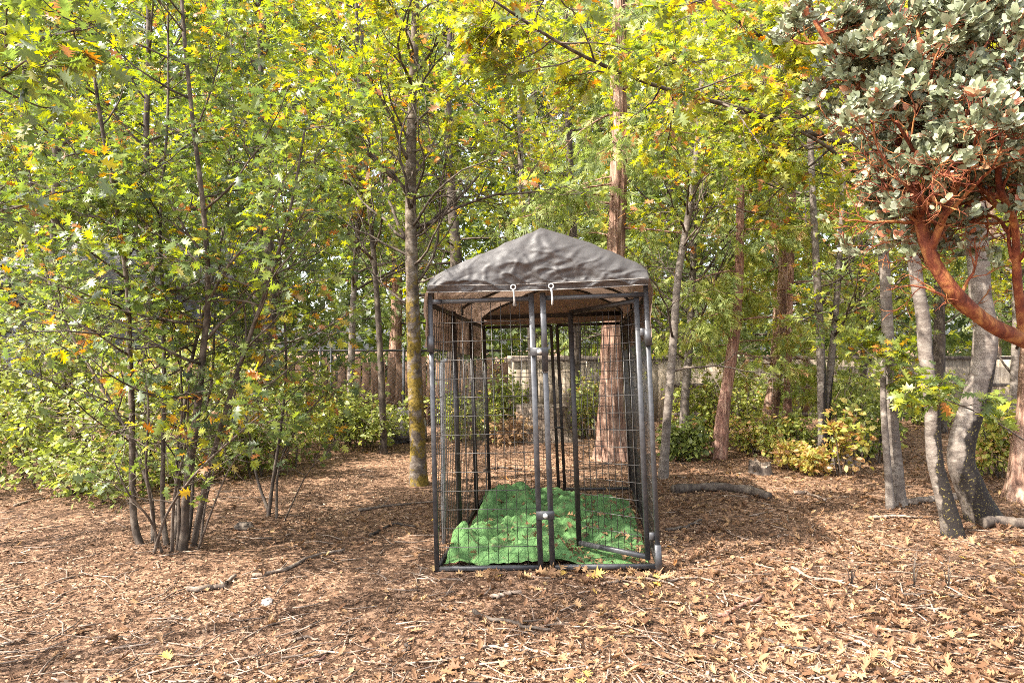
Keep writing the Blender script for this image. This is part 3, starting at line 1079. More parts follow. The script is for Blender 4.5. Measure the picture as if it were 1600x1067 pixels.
# ribs that carry the cover
for v in (.03, .5, .97):
    for side in (0, 1):
        m = MB(); pts = []
        for t in np.linspace(0, 1, 12):
            a = K(side, v, 1.0)
            s = (.17 + .33 * t) if side == 0 else (.83 - .33 * t)
            b = cover_fn(s, min(.97, max(.03, v)))
            p = Vector((b.x, a.y, b.z - .03))
            if t < .15: p = Vector((a.x, a.y, a.z + (p.z - a.z) * t / .15))
            pts.append(p)
        m.tube(pts, .011, 8); m.build('roof_rib', M_STEEL_DARK, kennel, True)
m = MB(); m.tube([cover_fn(.5, v) + Vector((0, 0, -.03)) for v in np.linspace(.03, .97, 9)], .012, 8); m.build('ridge_pole', M_STEEL_DARK, kennel, True)
for i, v in enumerate((.35, .7)):
    m = MB(); a, b = K(0, v, 1.0), K(1, v, 1.0)

# green turf mat, rumpled inside the kennel
def mat_fn(a, b):
    """a across, b front to back"""
    L = Vector((-.46, 4.585, 0)).lerp(Vector((-.20, 6.55, 0)), b)
    R = Vector((.93, 4.595, 0)).lerp(Vector((1.10, 6.45, 0)), b)
    p = L.lerp(R, a)
    x, y = p.x, p.y
    nz = mnoise.noise
    edge = .02 * nz(Vector((x * 3, y * 3, 9)))
    p.y += edge + (.10 * nz(Vector((a * 3, b * 2, 2)))) * b
    wx = x + .10 * nz(Vector((x * 3, y * 3, 5))); wy = y + .16 * nz(Vector((x * 2.0, y * 2.0, 7)))
    folds = .16 * abs(nz(Vector((wx * 1.6, wy * 9.0, 3.3)))) ** .9 + .17 * abs(nz(Vector((wx * 3.2 + 5, wy * 14.0, 1.3)))) ** .9
    fine = .045 * abs(nz(Vector((x * 13, y * 19, 3)))) + .012 * nz(Vector((x * 26, y * 30, 3)))
    low = .45 + .55 * min(1, max(0, (1.15 - x) / .8))
    gap = 1 - .95 * math.exp(-(((x - .72) / .30) ** 4 + ((y - 4.80) / .26) ** 4))
    folds *= low * gap; fine *= gap
    corner = .13 * math.exp(-(((x + .30) / .13) ** 2 + ((y - 6.25) / .22) ** 2)) + .12 * math.exp(-(((x + .40) / .10) ** 2 + ((y - 4.85) / .12) ** 2))
    corner += .07 * math.exp(-(((x - .1) / .12) ** 2 + ((y - 6.45) / .08) ** 2))
    door_gap = 1 - .9 * math.exp(-(((x - .72) / .26) ** 2 + ((y - 4.85) / .17) ** 2)); folds *= door_gap
    ef = min(1, min(a, 1 - a) * 14) * min(1, min(b, 1 - b) * 14)
    p.z = gz(x, y) + .012 + (folds + fine) * (.35 + .65 * ef) + corner
    return p


mb = MB(); mb.grid(mat_fn, 110, 150)
turf = mb.build('turf_mat', M_TURF, None, True)
tag(turf, 'rumpled bright green artificial grass mat lying on the kennel floor', 'mat')
nb = 13000
A = RS.random((nb, 2))
pv = np.concatenate(mb.v).reshape(151, 111, 3)
ai, bi = A[:, 0] * 109.99, A[:, 1] * 149.99
i0, j0 = ai.astype(int), bi.astype(int)
fa, fb_ = (ai - i0)[:, None], (bi - j0)[:, None]
Pm = (pv[j0, i0] * (1 - fa) + pv[j0, i0 + 1] * fa) * (1 - fb_) + (pv[j0 + 1, i0] * (1 - fa) + pv[j0 + 1, i0 + 1] * fa) * fb_
T_BL = [shape([(-.16, 0), (.16, 0), (0, 1)], [(0, 1, 2)], .15, 0)]
v, t, tt = stamp(T_BL, Pm, RS.normal(0, .45, (nb, 3)) + np.array([0, 0, 1.0]), RS.normal(0, 1, (nb, 3)), RS.uniform(.005, .012, nb), np.clip(.45 + .5 * np.array([mnoise.noise(Vector(tuple(p * 3.5))) for p in Pm]) + RS.normal(0, .2, nb), 0, 1))
pile = link('turf_pile', make_mesh('turf_pile', v, t, attrs={'tint': tt}), M_BLADE, turf)
pile['kind'] = 'stuff'

# ------------------------------------------------------------------ fences and the house behind
def board_mesh(w, h, d, jag=0.0):
    mb = MB()
    mb.bar(Vector((0, 0, 0)), Vector((0, 0, h)), w, d, (1, 0, 0), .08)
    return make_mesh('board', np.concatenate(mb.v), np.concatenate(mb.t), np.concatenate(mb.q))


brown = empty('board_fence', (-3.0, 12.6, 0), 'dark brown vertical board fence behind the mossy tree at left', 'fence')
bms = [board_mesh(.135, h, .02) for h in (1.20, 1.24, 1.28, 1.17)]
for m_ in bms: m_.materials.append(M_BOARD_BROWN)
x = -7.2; k = 0
while x < -.12:
    Y = 12.3 + .06 * (x + 3)
    o = link('board', bms[k % 4], None, brown)
    o.location = Vector((x, Y + random.uniform(-.006, .006), gz(x, Y) - .04)) - brown.location
    o.rotation_euler = (0, random.uniform(-.015, .015), 0)
    x += .147; k += 1
for h in (.35, 1.05):
    mb = MB(); mb.bar((-7.2, 12.3 + .06 * (-4.2) + .05, h), (-.1, 12.3 + .06 * 2.9 + .05, h), .09, .04, (0, 0, 1)); mb.build('rail', M_BOARD_BROWN, brown)
# chain link fence in front of the boards
chain = empty('chain_link_fence', (-3.0, 12.0, 0), 'grey chain link fence with round steel posts before the brown boards', 'fence')
mb = MB()
x0, x1, z0, z1 = -4.6, -.2, .02, 1.37
s = .075
nx = int((x1 - x0) / s)
for i in range(-int((z1 - z0) / s), nx):
    a = x0 + i * s
    for sg in (0, 1):
        if sg == 0: p, q = (a, z0), (a + (z1 - z0), z1)
        else: p, q = (a, z1), (a + (z1 - z0), z0)
        ta = max(0, (x0 - p[0]) / (q[0] - p[0])); tb = min(1, (x1 - p[0]) / (q[0] - p[0]))
        if tb <= ta: continue
        pa = (p[0] + (q[0] - p[0]) * ta, 12.0 + .004 * sg, p[1] + (q[1] - p[1]) * ta); pb = (p[0] + (q[0] - p[0]) * tb, 12.0 + .004 * sg, p[1] + (q[1] - p[1]) * tb)
        mb.tube([pa, pb], .0022, 3, cap=False)
o = mb.build('chain_mesh', M_WIRE, chain); o['kind'] = 'stuff'
for xx in (-3.36, -3.17, -1.9):
    mb = MB(); mb.tube([(xx, 11.97, -.1), (xx, 11.97, 1.42)], .024, 10); mb.build('post', M_STEEL, chain, True)
mb = MB(); mb.tube([(x0, 11.97, 1.37), (x1, 11.97, 1.37)], .02, 8); mb.build('top_rail', M_STEEL_DARK, chain, True)

grey = empty('panel_fence', (5, 14.0, 0), 'pale weathered plywood panel fence with dark rail running behind the right hand trees', 'fence')
pm = [board_mesh(1.2, h, .02) for h in (1.27, 1.23)]
for m_ in pm: m_.materials.append(M_BOARD_GREY)
x = .5; k = 0
while x < 14:
    Y = 13.9 + .05 * math.sin(k * 1.7)
    o = link('panel', pm[k % 2], None, grey)
    o.location = Vector((x, Y, -.03)) - grey.location
    mb = MB(); mb.bar((x + .605, Y - .05, -.05), (x + .605, Y - .05, 1.3 if k % 2 else 1.24), .09, .06, (1, 0, 0)); mb.build('post', M_BOARD_BROWN, grey)
    x += 1.215; k += 1
for h in (.06, .65, 1.2):
    mb = MB(); mb.bar((0, 13.82, h), (14.5, 13.82, h), .07, .05, (0, 0, 1)); mb.build('rail', M_BARK_DARK, grey)
# narrow pickets at the middle of the picture, seen through the kennel
pk = empty('picket_fence', (.9, 13.2, 0), 'pale grey narrow board fence seen through the kennel', 'fence')
kms = [board_mesh(.14, h, .02) for h in (1.16, 1.21, 1.18)]
for m_ in kms: m_.materials.append(M_BOARD_GREY)
x = -.05; k = 0
while x < 2.9:
    o = link('board', kms[k % 3], None, pk); o.location = Vector((x, 13.2, -.02)) - pk.location; o.rotation_euler = (0, random.uniform(-.02, .02), 0)
    x += .155; k += 1
mb = MB(); mb.bar((-.15, 13.15, 1.17), (3.0, 13.15, 1.18), .05, .05, (0, 0, 1)); mb.build('rail', M_BARK_DARK, pk)

house = empty('house', (-10.5, 15.5, 0), 'blue grey sided house just visible through the leaves at far left', 'house')
mb = MB(); mb.bar((-10.3, 17.2, -.1), (-10.3, 17.2, 2.9), 7.4, 3.2, (1, 0, 0), .002); mb.build('wall', M_SIDING, house)
sm = None
for i in range(18):
    mb = MB(); z = .05 + i * .16
    mb.bar((-14.0, 15.585, z), (-6.6, 15.585, z), .15, .02, (0, .08, 1)); mb.build('siding_board', M_SIDING, house)
mb = MB(); mb.add([(-14.4, 15.2, 2.8), (-6.2, 15.2, 2.8), (-6.2, 17.2, 4.0), (-14.4, 17.2, 4.0), (-14.4, 19.2, 2.8), (-6.2, 19.2, 2.8)], [(0, 1, 2, 3), (3, 2, 5, 4)])
ob = mb.build('roof', M_ROOFING, house)
md = ob.modifiers.new('thick', 'SOLIDIFY'); md.thickness = .12

# ------------------------------------------------------------------ trees
def yellow_up(P):
    """crowns turn yellower towards their tops"""
    return np.clip((P[:, 2] - 2.6) * .035, -.05, .12)


def clump_tint(P):
    t = yellow_up(P)
    d = np.array([mnoise.noise(Vector(tuple(p * 2.6))) for p in P])
    return t - .05 + np.where((P[:, 2] < 1.75) & (d > .22), .5, 0)


def oak(name, label, stems, mat, leaf=.10, per=2.4, mean=.42, sd=.13, orange=.05, nb=12, L=1.3, lo=.35, hi=1.0, params=OAKP, single=0,
        templates=None, cat='tree', tint=yellow_up, rmax=1.0, upang=(35, 80), group=None, extra=None, az=None, bare_nb=None, airy=0):
    b = stems[0]['path'][0]
    bp = W(*b) if not isinstance(b, Vector) else b
    root = empty(name, (bp.x, bp.y, gz(bp.x, bp.y)), label, cat, group)
    wood = Wood()
    for k, st in enumerate(stems):
        pts, rad, mb = stem(st['path'], st['r0'], st['r1'], st.get('n', 26), st.get('sides', 14), st.get('flare', .25), st.get('ridges', 0), st.get('lump', .06), k * 3.1 + len(name))
        mb.build('trunk', st.get('mat', mat), root, True)
        if k == 0: wood0 = (pts, rad)
        grow_on(wood, pts, rad, st.get('nb', nb), st.get('lo', lo), st.get('hi', hi), st.get('L', L), params, az=st.get('az', az), upang=st.get('upang', upang), rmax=rmax)
    if extra: extra(wood)
    if bare_nb:
        keep_tips = list(wood.tips)
        grow_on(wood, *wood0, bare_nb[0], bare_nb[1], bare_nb[2], bare_nb[3], P_(OAKP, wob=[.34, .38, .4], kids=[5, 3], rmin=.003), upang=(30, 80))
        wood.tips = keep_tips
    finish_wood(root, wood, M_BARK_YOUNG)
    if airy:      # few leaves low down where the stems are shaded out
        wood.tips = [t for t in wood.tips if random.random() < min(1, max(.10, (t[0].z - .25) / airy)) ** 1.3]
    lv = leaves_from(wood.tips, per, leaf, mean, sd, orange, tintfn=tint)
    crown(root, lv, templates or T_OAK, M_OAK, single, T_OAKF, 'oak')
    return root


def cedar(name, label, stems, mat, nb=20, L=1.6, lo=.3, per=1.2, mean=.45, size=.20, orange=.04, params=CEDARP, upang=(75, 100), sd=.14):
    bp = W(*stems[0]['path'][0])
    root = empty(name, (bp.x, bp.y, gz(bp.x, bp.y)), label, 'tree')
    wood = Wood()
    for k, st in enumerate(stems):
        pts, rad, mb = stem(st['path'], st['r0'], st['r1'], st.get('n', 40), st.get('sides', 16), st.get('flare', .3), st.get('ridges', .08), .08, k * 2.3 + len(name), st.get('power', .8))
        mb.build('trunk', mat, root, True)
        grow_on(wood, pts, rad, st.get('nb', nb), st.get('lo', lo), st.get('hi', 1.0), st.get('L', L), params, upang=upang)
    finish_wood(root, wood, mat)
    lv = leaves_from(wood.tips, per, size, mean, sd, orange, facing=.5, droop=.55, spread=.05, tintfn=lambda P: np.clip(RS.normal(0, .02, len(P)), -.1, .1))
    crown(root, lv, T_SPRAY, M_CEDAR)
    return root


def lin(px, py, Y):
    return (px, py, Y)


# multi-stemmed oak clump at left
Y0 = 5.15
oak('oak_clump', 'multi-stemmed young oak clump with many thin dark stems rising from one base at left', [
    dict(path=[(222, 852, Y0), (208, 800, 5.15), (206, 640, 5.1), (202, 540, 5.1), (198, 440, 5.0), (178, 300, 4.9), (150, 140, 4.8), (135, -60, 4.8)], r0=0.0259, r1=0.0096, flare=.2),
    dict(path=[(262, 856, Y0), (254, 790, 5.2), (256, 640, 5.2), (255, 480, 5.3), (250, 350, 5.3), (262, 180, 5.4), (262, 0, 5.5)], r0=0.0192, r1=0.0080, flare=.2),
    dict(path=[(285, 856, 5.05), (292, 760, 5.0), (308, 640, 4.95), (318, 540, 4.9), (325, 460, 4.85), (318, 330, 4.8), (300, 180, 4.8), (285, 20, 4.8), (280, -120, 4.8)], r0=0.0296, r1=0.0096, flare=.3),
    dict(path=[(300, 852, 5.15), (325, 740, 5.1), (362, 610, 5.0), (392, 520, 4.9), (420, 440, 4.8), (455, 320, 4.7), (480, 180, 4.7)], r0=0.0222, r1=0.0072, flare=.2, az=(-.2, 1.2)),
    dict(path=[(275, 850, 5.3), (282, 700, 5.5), (300, 560, 5.6), (340, 400, 5.8), (365, 250, 5.9), (360, 60, 6.0)], r0=0.0192, r1=0.0072, flare=.2),
    dict(path=[(240, 852, 5.2), (232, 760, 5.4), (180, 640, 5.7), (110, 520, 5.9), (60, 380, 6.0), (40, 200, 6.0)], r0=0.0163, r1=0.0064, flare=.2, az=(3.0, 1.2)),
    dict(path=[(237, 855, 4.95), (262, 800, 4.8), (310, 735, 4.6), (370, 680, 4.4), (405, 650, 4.3)], r0=0.0111, r1=0.0048, flare=.1, nb=5, L=.6, az=(-.6, 1.0)),
    dict(path=[(268, 858, 5.0), (272, 780, 4.9), (290, 690, 4.8), (295, 600, 4.7)], r0=0.0118, r1=0.0056, flare=.1, nb=4, L=.6),
    dict(path=[(246, 856, 5.1), (238, 800, 5.0), (228, 730, 4.9), (232, 640, 4.8), (222, 560, 4.8)], r0=.012, r1=.005, flare=.1, nb=4, L=.6),
    dict(path=[(290, 852, 5.2), (300, 790, 5.3), (304, 700, 5.4), (330, 600, 5.5), (336, 480, 5.5), (345, 380, 5.5)], r0=.016, r1=.006, flare=.1, nb=8, L=.8),
    dict(path=[(306, 850, 5.1), (330, 800, 4.9), (352, 745, 4.8), (372, 710, 4.7)], r0=.009, r1=.004, flare=.1, nb=3, L=.4),
    dict(path=[(256, 858, 5.0), (236, 815, 4.8), (200, 770, 4.6), (178, 720, 4.5)], r0=.009, r1=.004, flare=.1, nb=3, L=.4),
    dict(path=[(276, 860, 5.05), (280, 810, 5.0), (276, 720, 5.0), (284, 640, 5.0), (280, 520, 5.0)], r0=.014, r1=.006, flare=.1, nb=5, L=.6),
    dict(path=[(312, 846, 5.2), (322, 780, 5.25), (345, 700, 5.3), (372, 590, 5.3), (380, 500, 5.3)], r0=0.0104, r1=0.0048, flare=.1, nb=4, L=.6),
], M_BARK_YOUNG, leaf=.082, per=1.7, mean=.45, sd=.15, orange=.06, nb=16, L=1.25, lo=.27, single=300, params=P_(OAKP, up=[.02, .03, .0]), tint=clump_tint, airy=2.3)

oak('oak_clump', 'small oak clump with short blackened stems behind the larger clump', [
    dict(path=[(418, 806, 6.0), (428, 740, 6.0), (440, 660, 6.0), (447, 560, 6.0), (440, 430, 6.0), (430, 300, 6.0)], r0=0.0163, r1=0.0064),
    dict(path=[(432, 808, 5.95), (436, 730, 5.9), (470, 660, 5.8), (520, 600, 5.7)], r0=0.0111, r1=0.0048, nb=6),
    dict(path=[(425, 806, 6.05), (400, 740, 6.2), (385, 650, 6.3), (360, 520, 6.3)], r0=0.0133, r1=0.0048, nb=6),
    dict(path=[(440, 800, 5.9), (480, 740, 5.6), (520, 700, 5.4)], r0=0.0067, r1=0.0032, nb=4, L=.5),
], M_BARK_DARK, airy=1.8, leaf=.078, per=1.3, mean=.50, orange=.10, nb=7, L=.75, lo=.35, params=P_(OAKP, up=[.0, .02, .0]))

# lichen-covered tree left of the kennel
oak('oak_tree', 'straight oak with yellow lichen patches beside the left kennel corner', [
    dict(path=[(655, 758, 7.3), (652, 680, 7.3), (647, 560, 7.3), (644, 440, 7.3), (642, 320, 7.3), (643, 200, 7.3), (648, 60, 7.3), (652, -150, 7.3)], r0=.092, r1=.035, n=60, sides=20, lump=.07, flare=.32, lo=.48, nb=24, L=1.9),
], M_BARK_MOSS, bare_nb=(16, .36, .62, 1.5), leaf=.10, per=2.1, mean=.54, sd=.12, orange=.10, params=P_(OAKP, wob=[.3, .34, .35]))

# tall thin oak right of the kennel
oak('oak_tree', 'slender pale oak leaning right just beyond the right kennel corner', [
    dict(path=[(1036, 748, 7.6), (1042, 660, 7.6), (1050, 560, 7.6), (1060, 430, 7.7), (1078, 320, 7.8), (1092, 200, 7.9), (1100, 60, 8), (1105, -120, 8)], r0=.052, r1=.024, n=44, flare=.35, nb=15, L=1.4, lo=.45),
], M_BARK_GREY, bare_nb=(12, .25, .6, 1.1), leaf=.095, per=1.5, mean=.54, sd=.12, orange=.07)

# right-hand group
def over_branches(wood):
    # the long arching boughs that reach left over the kennel
    def bough(path, r0, r1, nb, L):
        pts = spline([W(*p) for p in path], 26)
        mb = MB(); rad = np.linspace(r0, r1, 26); mb.tube(pts, rad, 9); wood.big.append(mb)
        grow_on(wood, pts, rad, nb, .12, 1.0, L, P_(OAKP, up=[-.01, .0, -.02]), upang=(50, 120))
    bough([(1372, 226, 6.35), (1310, 222, 6.2), (1230, 195, 6.0), (1150, 168, 5.8), (1060, 145, 5.5), (980, 118, 5.2), (900, 82, 4.9), (830, 40, 4.6), (770, 0, 4.4)], .026, .008, 26, 1.05)
    bough([(1374, 302, 6.35), (1330, 262, 6.2), (1290, 228, 6.0), (1240, 200, 5.7)], .022, .012, 6, .8)
    bough([(1372, 215, 6.4), (1310, 170, 6.3), (1250, 120, 6.2), (1215, 80, 6.0), (1150, 30, 5.8), (1080, -10, 5.6)], .026, .009, 14, 1.0)


oak('oak_tree', 'pale grey twin stemmed oak with long boughs arching left over the kennel', [
    dict(path=[(1402, 792, 6.35), (1400, 740, 6.35), (1392, 640, 6.35), (1388, 560, 6.35), (1384, 450, 6.35), (1376, 340, 6.35), (1370, 240, 6.35), (1366, 80, 6.35), (1362, -160, 6.3)], r0=.064, r1=.032, n=54, sides=18, flare=.55, nb=12, L=1.4, lo=.66),
    dict(path=[(1392, 800, 6.2), (1388, 740, 6.2), (1381, 640, 6.22), (1380, 560, 6.25)], r0=.036, r1=.022, n=24, sides=12, flare=.2, nb=3, L=.6, lo=.7),
], M_BARK_GREY, leaf=.095, per=1.5, mean=.60, sd=.12, orange=.09, extra=over_branches, single=120)

oak('oak_tree', 'oak with sinuous grey trunk and blackened foot, front of the right group', [
    dict(path=[(1490, 838, 5.35), (1486, 815, 5.35), (1474, 772, 5.35), (1463, 730, 5.35), (1458, 680, 5.35), (1456, 625, 5.3), (1447, 560, 5.3), (1441, 490, 5.3), (1428, 410, 5.3), (1416, 320, 5.3), (1412, 200, 5.3), (1400, 0, 5.3), (1395, -200, 5.3)], r0=.064, r1=.036, n=60, sides=18, flare=.45, lump=.09, nb=8, L=1.3, lo=.68),
], M_BARK_CHAR, leaf=.10, per=2.0, mean=.60, sd=.12, orange=.08)

oak('oak_tree', 'thickest curved oak trunk at right, charred black on its lower right side', [
    dict(path=[(1543, 814, 5.75), (1530, 792, 5.75), (1515, 759, 5.75), (1502, 723, 5.75), (1507, 676, 5.75), (1524, 623, 5.75), (1536, 569, 5.75), (1539, 516, 5.75), (1530, 440, 5.75), (1526, 340, 5.75), (1518, 200, 5.75), (1515, 0, 5.8), (1510, -200, 5.8)], r0=.112, r1=.066, n=60, sides=24, flare=.40, lump=.07, nb=9, L=1.6, lo=.7),
], M_BARK_CHAR, leaf=.10, per=2.0, mean=.55, sd=.12, orange=.06)

oak('oak_tree', 'two slim grey stems from one scorched foot in the right middle distance', [
    dict(path=[(1287, 722, 8.6), (1285, 640, 8.6), (1282, 540, 8.6), (1276, 420, 8.6), (1268, 260, 8.6), (1262, 60, 8.6), (1260, -60, 8.6)], r0=.062, r1=.026, n=36, nb=12, L=1.6),
    dict(path=[(1290, 700, 8.7), (1294, 620, 8.7), (1303, 520, 8.7), (1312, 400, 8.7), (1318, 260, 8.7), (1322, 60, 8.7)], r0=.05, r1=.024, n=36, flare=0, nb=14, L=1.6),
], M_BARK_CHAR, leaf=.10, per=1.8, mean=.55, sd=.12, orange=.05, templates=T_STAR)

# cedars
cedar('cedar_tree', 'large incense cedar with shaggy pale brown bark behind the kennel', [
    dict(path=[(957, 712, 8.95), (955, 640, 8.95), (956, 540, 8.95), (960, 440, 8.95), (965, 340, 8.95), (968, 240, 8.95), (968, 100, 8.95), (968, -200, 8.95)], r0=.165, r1=.07, n=90, sides=60, flare=.75, ridges=.24, power=.75, lo=.52),
], M_BARK_CEDAR, nb=26, L=1.9, per=1.0, mean=.5)
cedar('cedar_tree', 'young leaning cedar with thin red brown trunk, nearest in the right clearing', [
    dict(path=[(1122, 713, 9.0), (1130, 640, 9.0), (1143, 560, 9.0), (1152, 480, 9.0), (1156, 380, 9.0), (1158, 240, 9.0), (1160, 60, 9.0), (1160, -80, 9.0)], r0=.095, r1=.03, sides=18, ridges=.12),
], M_BARK_RED, nb=22, L=1.2, per=.9, mean=.68, lo=.30)
cedar('cedar_tree', 'thicker pale trunk of the two cedars that rise from behind the yellow green bush', [
    dict(path=[(1195, 690, 10.4), (1204, 640, 10.4), (1213, 580, 10.4), (1222, 480, 10.4), (1228, 300, 10.4), (1230, 100, 10.4), (1230, -40, 10.4)], r0=.13, r1=.05, sides=18, ridges=.12),
], M_BARK_CEDAR, nb=22, L=1.5, per=.8, mean=.72, lo=.24)
cedar('cedar_tree', 'thinner reddish trunk of the two cedars that rise from behind the yellow green bush', [
    dict(path=[(1228, 690, 10.2), (1230, 640, 10.2), (1232, 560, 10.2), (1235, 450, 10.2), (1240, 300, 10.2), (1240, 150, 10.2)], r0=.075, r1=.03, sides=16, ridges=.12),
], M_BARK_RED, nb=16, L=1.2, per=.8, mean=.72, lo=.26)
cedar('cedar_tree', 'flaring cedar trunk cut by the right edge of the picture', [
    dict(path=[(1598, 782, 6.6), (1602, 700, 6.6), (1612, 600, 6.6), (1622, 400, 6.6), (1630, 100, 6.6)], r0=.12, r1=.09, sides=24, ridges=.16, flare=.7),
], M_BARK_CEDAR, nb=6, L=1.2, per=1.0, lo=.7)

# middle-distance oaks that carry the upper foliage
far_specs = [
    ('thin pale oak stem before the brown fence at left', 546, 10.8, .062, [(546, 655), (549, 560), (552, 470), (560, 330), (565, 150), (565, -60)], M_BARK_GREY, .50),
    ('dark slim oak close behind the pale leaning oak', 1070, 10.0, .07, [(1066, 690), (1072, 600), (1078, 520), (1084, 380), (1080, 200), (1075, -40)], M_BARK_GREY, .50),
    ('dark straight oak trunk in shade behind the sinuous grey trunk', 1467, 11.5, .11, [(1467, 680), (1467, 600), (1468, 500), (1470, 350), (1475, 150), (1475, -60)], M_BARK_DARK, .56),
    ('dark oak trunk among leaves at the far upper left', 82, 10.5, .09, [(70, 700), (78, 560), (85, 400), (88, 200), (90, 60), (92, -60)], M_BARK_DARK, .42),
    ('forked oak in the hedge between left clump and brown fence', 400, 10.0, .07, [(395, 700), (398, 560), (404, 400), (410, 220), (405, 40), (400, -80)], M_BARK_DARK, .48),
    ('slim oak standing behind the left clump', 230, 9.0, .06, [(232, 740), (226, 600), (236, 450), (228, 250), (232, 60), (230, -80)], M_BARK_DARK, .42),
    ('grey oak behind the kennel, seen between its rear posts', 830, 11.6, .085, [(836, 680), (832, 560), (826, 440), (815, 300), (812, 120), (810, -60)], M_BARK_GREY, .52),
    ('grey oak with leaning stem right of the kennel rear gate', 900, 12.2, .10, [(894, 668), (900, 560), (898, 420), (890, 250), (885, 60), (880, -80)], M_BARK_DARK, .56),
    ('slim dark oak just left of the lichen covered tree', 590, 9.4, .05, [(600, 716), (596, 600), (588, 450), (575, 300), (560, 120), (555, -60)], M_BARK_DARK, .52),
    ('light grey oak stem in front of the pale fence, far right', 1585, 9.2, .06, [(1583, 720), (1585, 600), (1588, 450), (1580, 250), (1570, 0)], M_BARK_GREY, .58),
    ('thin oak stem between the twin stems and the pale grey oak', 1345, 11.0, .06, [(1348, 690), (1350, 560), (1345, 400), (1340, 200), (1335, -40)], M_BARK_DARK, .55),
]
for lab, bx, Y, r, pth, mt, mean in far_specs:
    path = [(a, b, Y) for a, b in pth]
    g = Gp(pth[0][0], Y)
    path[0] = (pth[0][0], 533.5 + (CAMZ - g.z) / Y * F, Y)
    oak('oak_tree', lab, [dict(path=path, r0=r, r1=r * .4, n=30, sides=12)], mt, leaf=.10, per=1.6, mean=mean + (.10 if bx > 1000 else 0), sd=.12, orange=.05, nb=24, L=2.0, lo=.26 if bx > 1000 else .40,
        templates=T_STAR, params=P_(OAKP, kids=[8, 5], sides=[5, 3, 3], seg=[6, 3, 2]))

# trees beyond the fences, each a tree of its own
back = [(-11.5, 15.0, 9, 'cedar'), (-8.3, 18.5, 10, 'oak'), (-5.6, 15.5, 10, 'oak'), (-3.3, 19, 12, 'cedar'), (-1.4, 16, 10.5, 'oak'), (.7, 19, 12, 'oak'), (2.4, 15.6, 10, 'cedar'),
        (4.3, 18.5, 12, 'oak'), (6.0, 15.5, 10, 'cedar'), (8.6, 17.5, 11, 'oak'), (11.2, 16, 10, 'cedar'), (13.6, 18.5, 11, 'oak'), (-13.5, 19, 11, 'oak'), (-10.6, 13.4, 9, 'oak')]
spots = ['at the far left edge', 'second from the left edge', 'left of the lichen covered tree', 'above the brown fence', 'left of the kennel roof', 'straight above the kennel roof', 'right of the kennel roof',
         'above the pale leaning oak', 'above the yellow green bush', 'behind the twin stems', 'behind the right hand group', 'behind the red limbed shrub', 'behind the house roof', 'before the wall of the house']
for (x, y, h, kd), sp in zip(back, spots):
    root = empty('cedar_tree' if kd == 'cedar' else 'oak_tree', (x, y, 0), ('tall dark cedar' if kd == 'cedar' else 'tall green oak') + ' beyond the fences, ' + sp, 'tree', 'trees beyond the fences')
    wood = Wood()
    pts, rad, mb = stem([Vector((x, y, -.1)), Vector((x + .1, y, h * .3)), Vector((x - .1, y, h * .6)), Vector((x, y, h))], .2, .04, 24, 12, .3)
    mb.build('trunk', M_BARK_CEDAR if kd == 'cedar' else M_BARK_DARK, root, True)
    par = P_(CEDARP if kd == 'cedar' else OAKP, kids=[8, 4], sides=[4, 3, 3], seg=[5, 3, 2])
    grow_on(wood, pts, rad, 40, .16, 1.0, 2.8, par, upang=(50, 100) if kd == 'oak' else (75, 100))
    finish_wood(root, wood, M_BARK_DARK)
    if kd == 'cedar':
        lv = leaves_from(wood.tips, 1.1, .34, .36, .14, .02, facing=.4, droop=.5, spread=.08)
        crown(root, lv, T_SPRAY, M_CEDAR)
    else:
        lv = leaves_from(wood.tips, 2.0, .17, .42, .14, .05, tintfn=yellow_up)
        crown(root, lv, T_STAR, M_OAK)

# woods far behind as one mass
n = 110000
P = np.stack([RS.uniform(-34, 34, n), RS.uniform(22, 34, n), RS.uniform(0, 1, n) ** .8 * 17], 1)
dens = np.array([mnoise.noise(Vector((a * .25, b * .3, c * .3))) for a, b, c in P])
P = P[dens > -.30]
n = len(P)
v, t, tt = stamp(T_STAR, P, RS.normal(0, 1, (n, 3)), RS.normal(0, .8, (n, 3)) + np.array([0, -.4, .6]), RS.uniform(.3, .6, n), np.clip(RS.normal(.33, .15, n), 0, .85))
woods = link('woods', make_mesh('woods', v, t, attrs={'tint': tt}), M_OAK)
tag(woods, 'dense far woodland beyond the fences', 'woods', None, 'stuff')
STATS['woods'] = len(t)

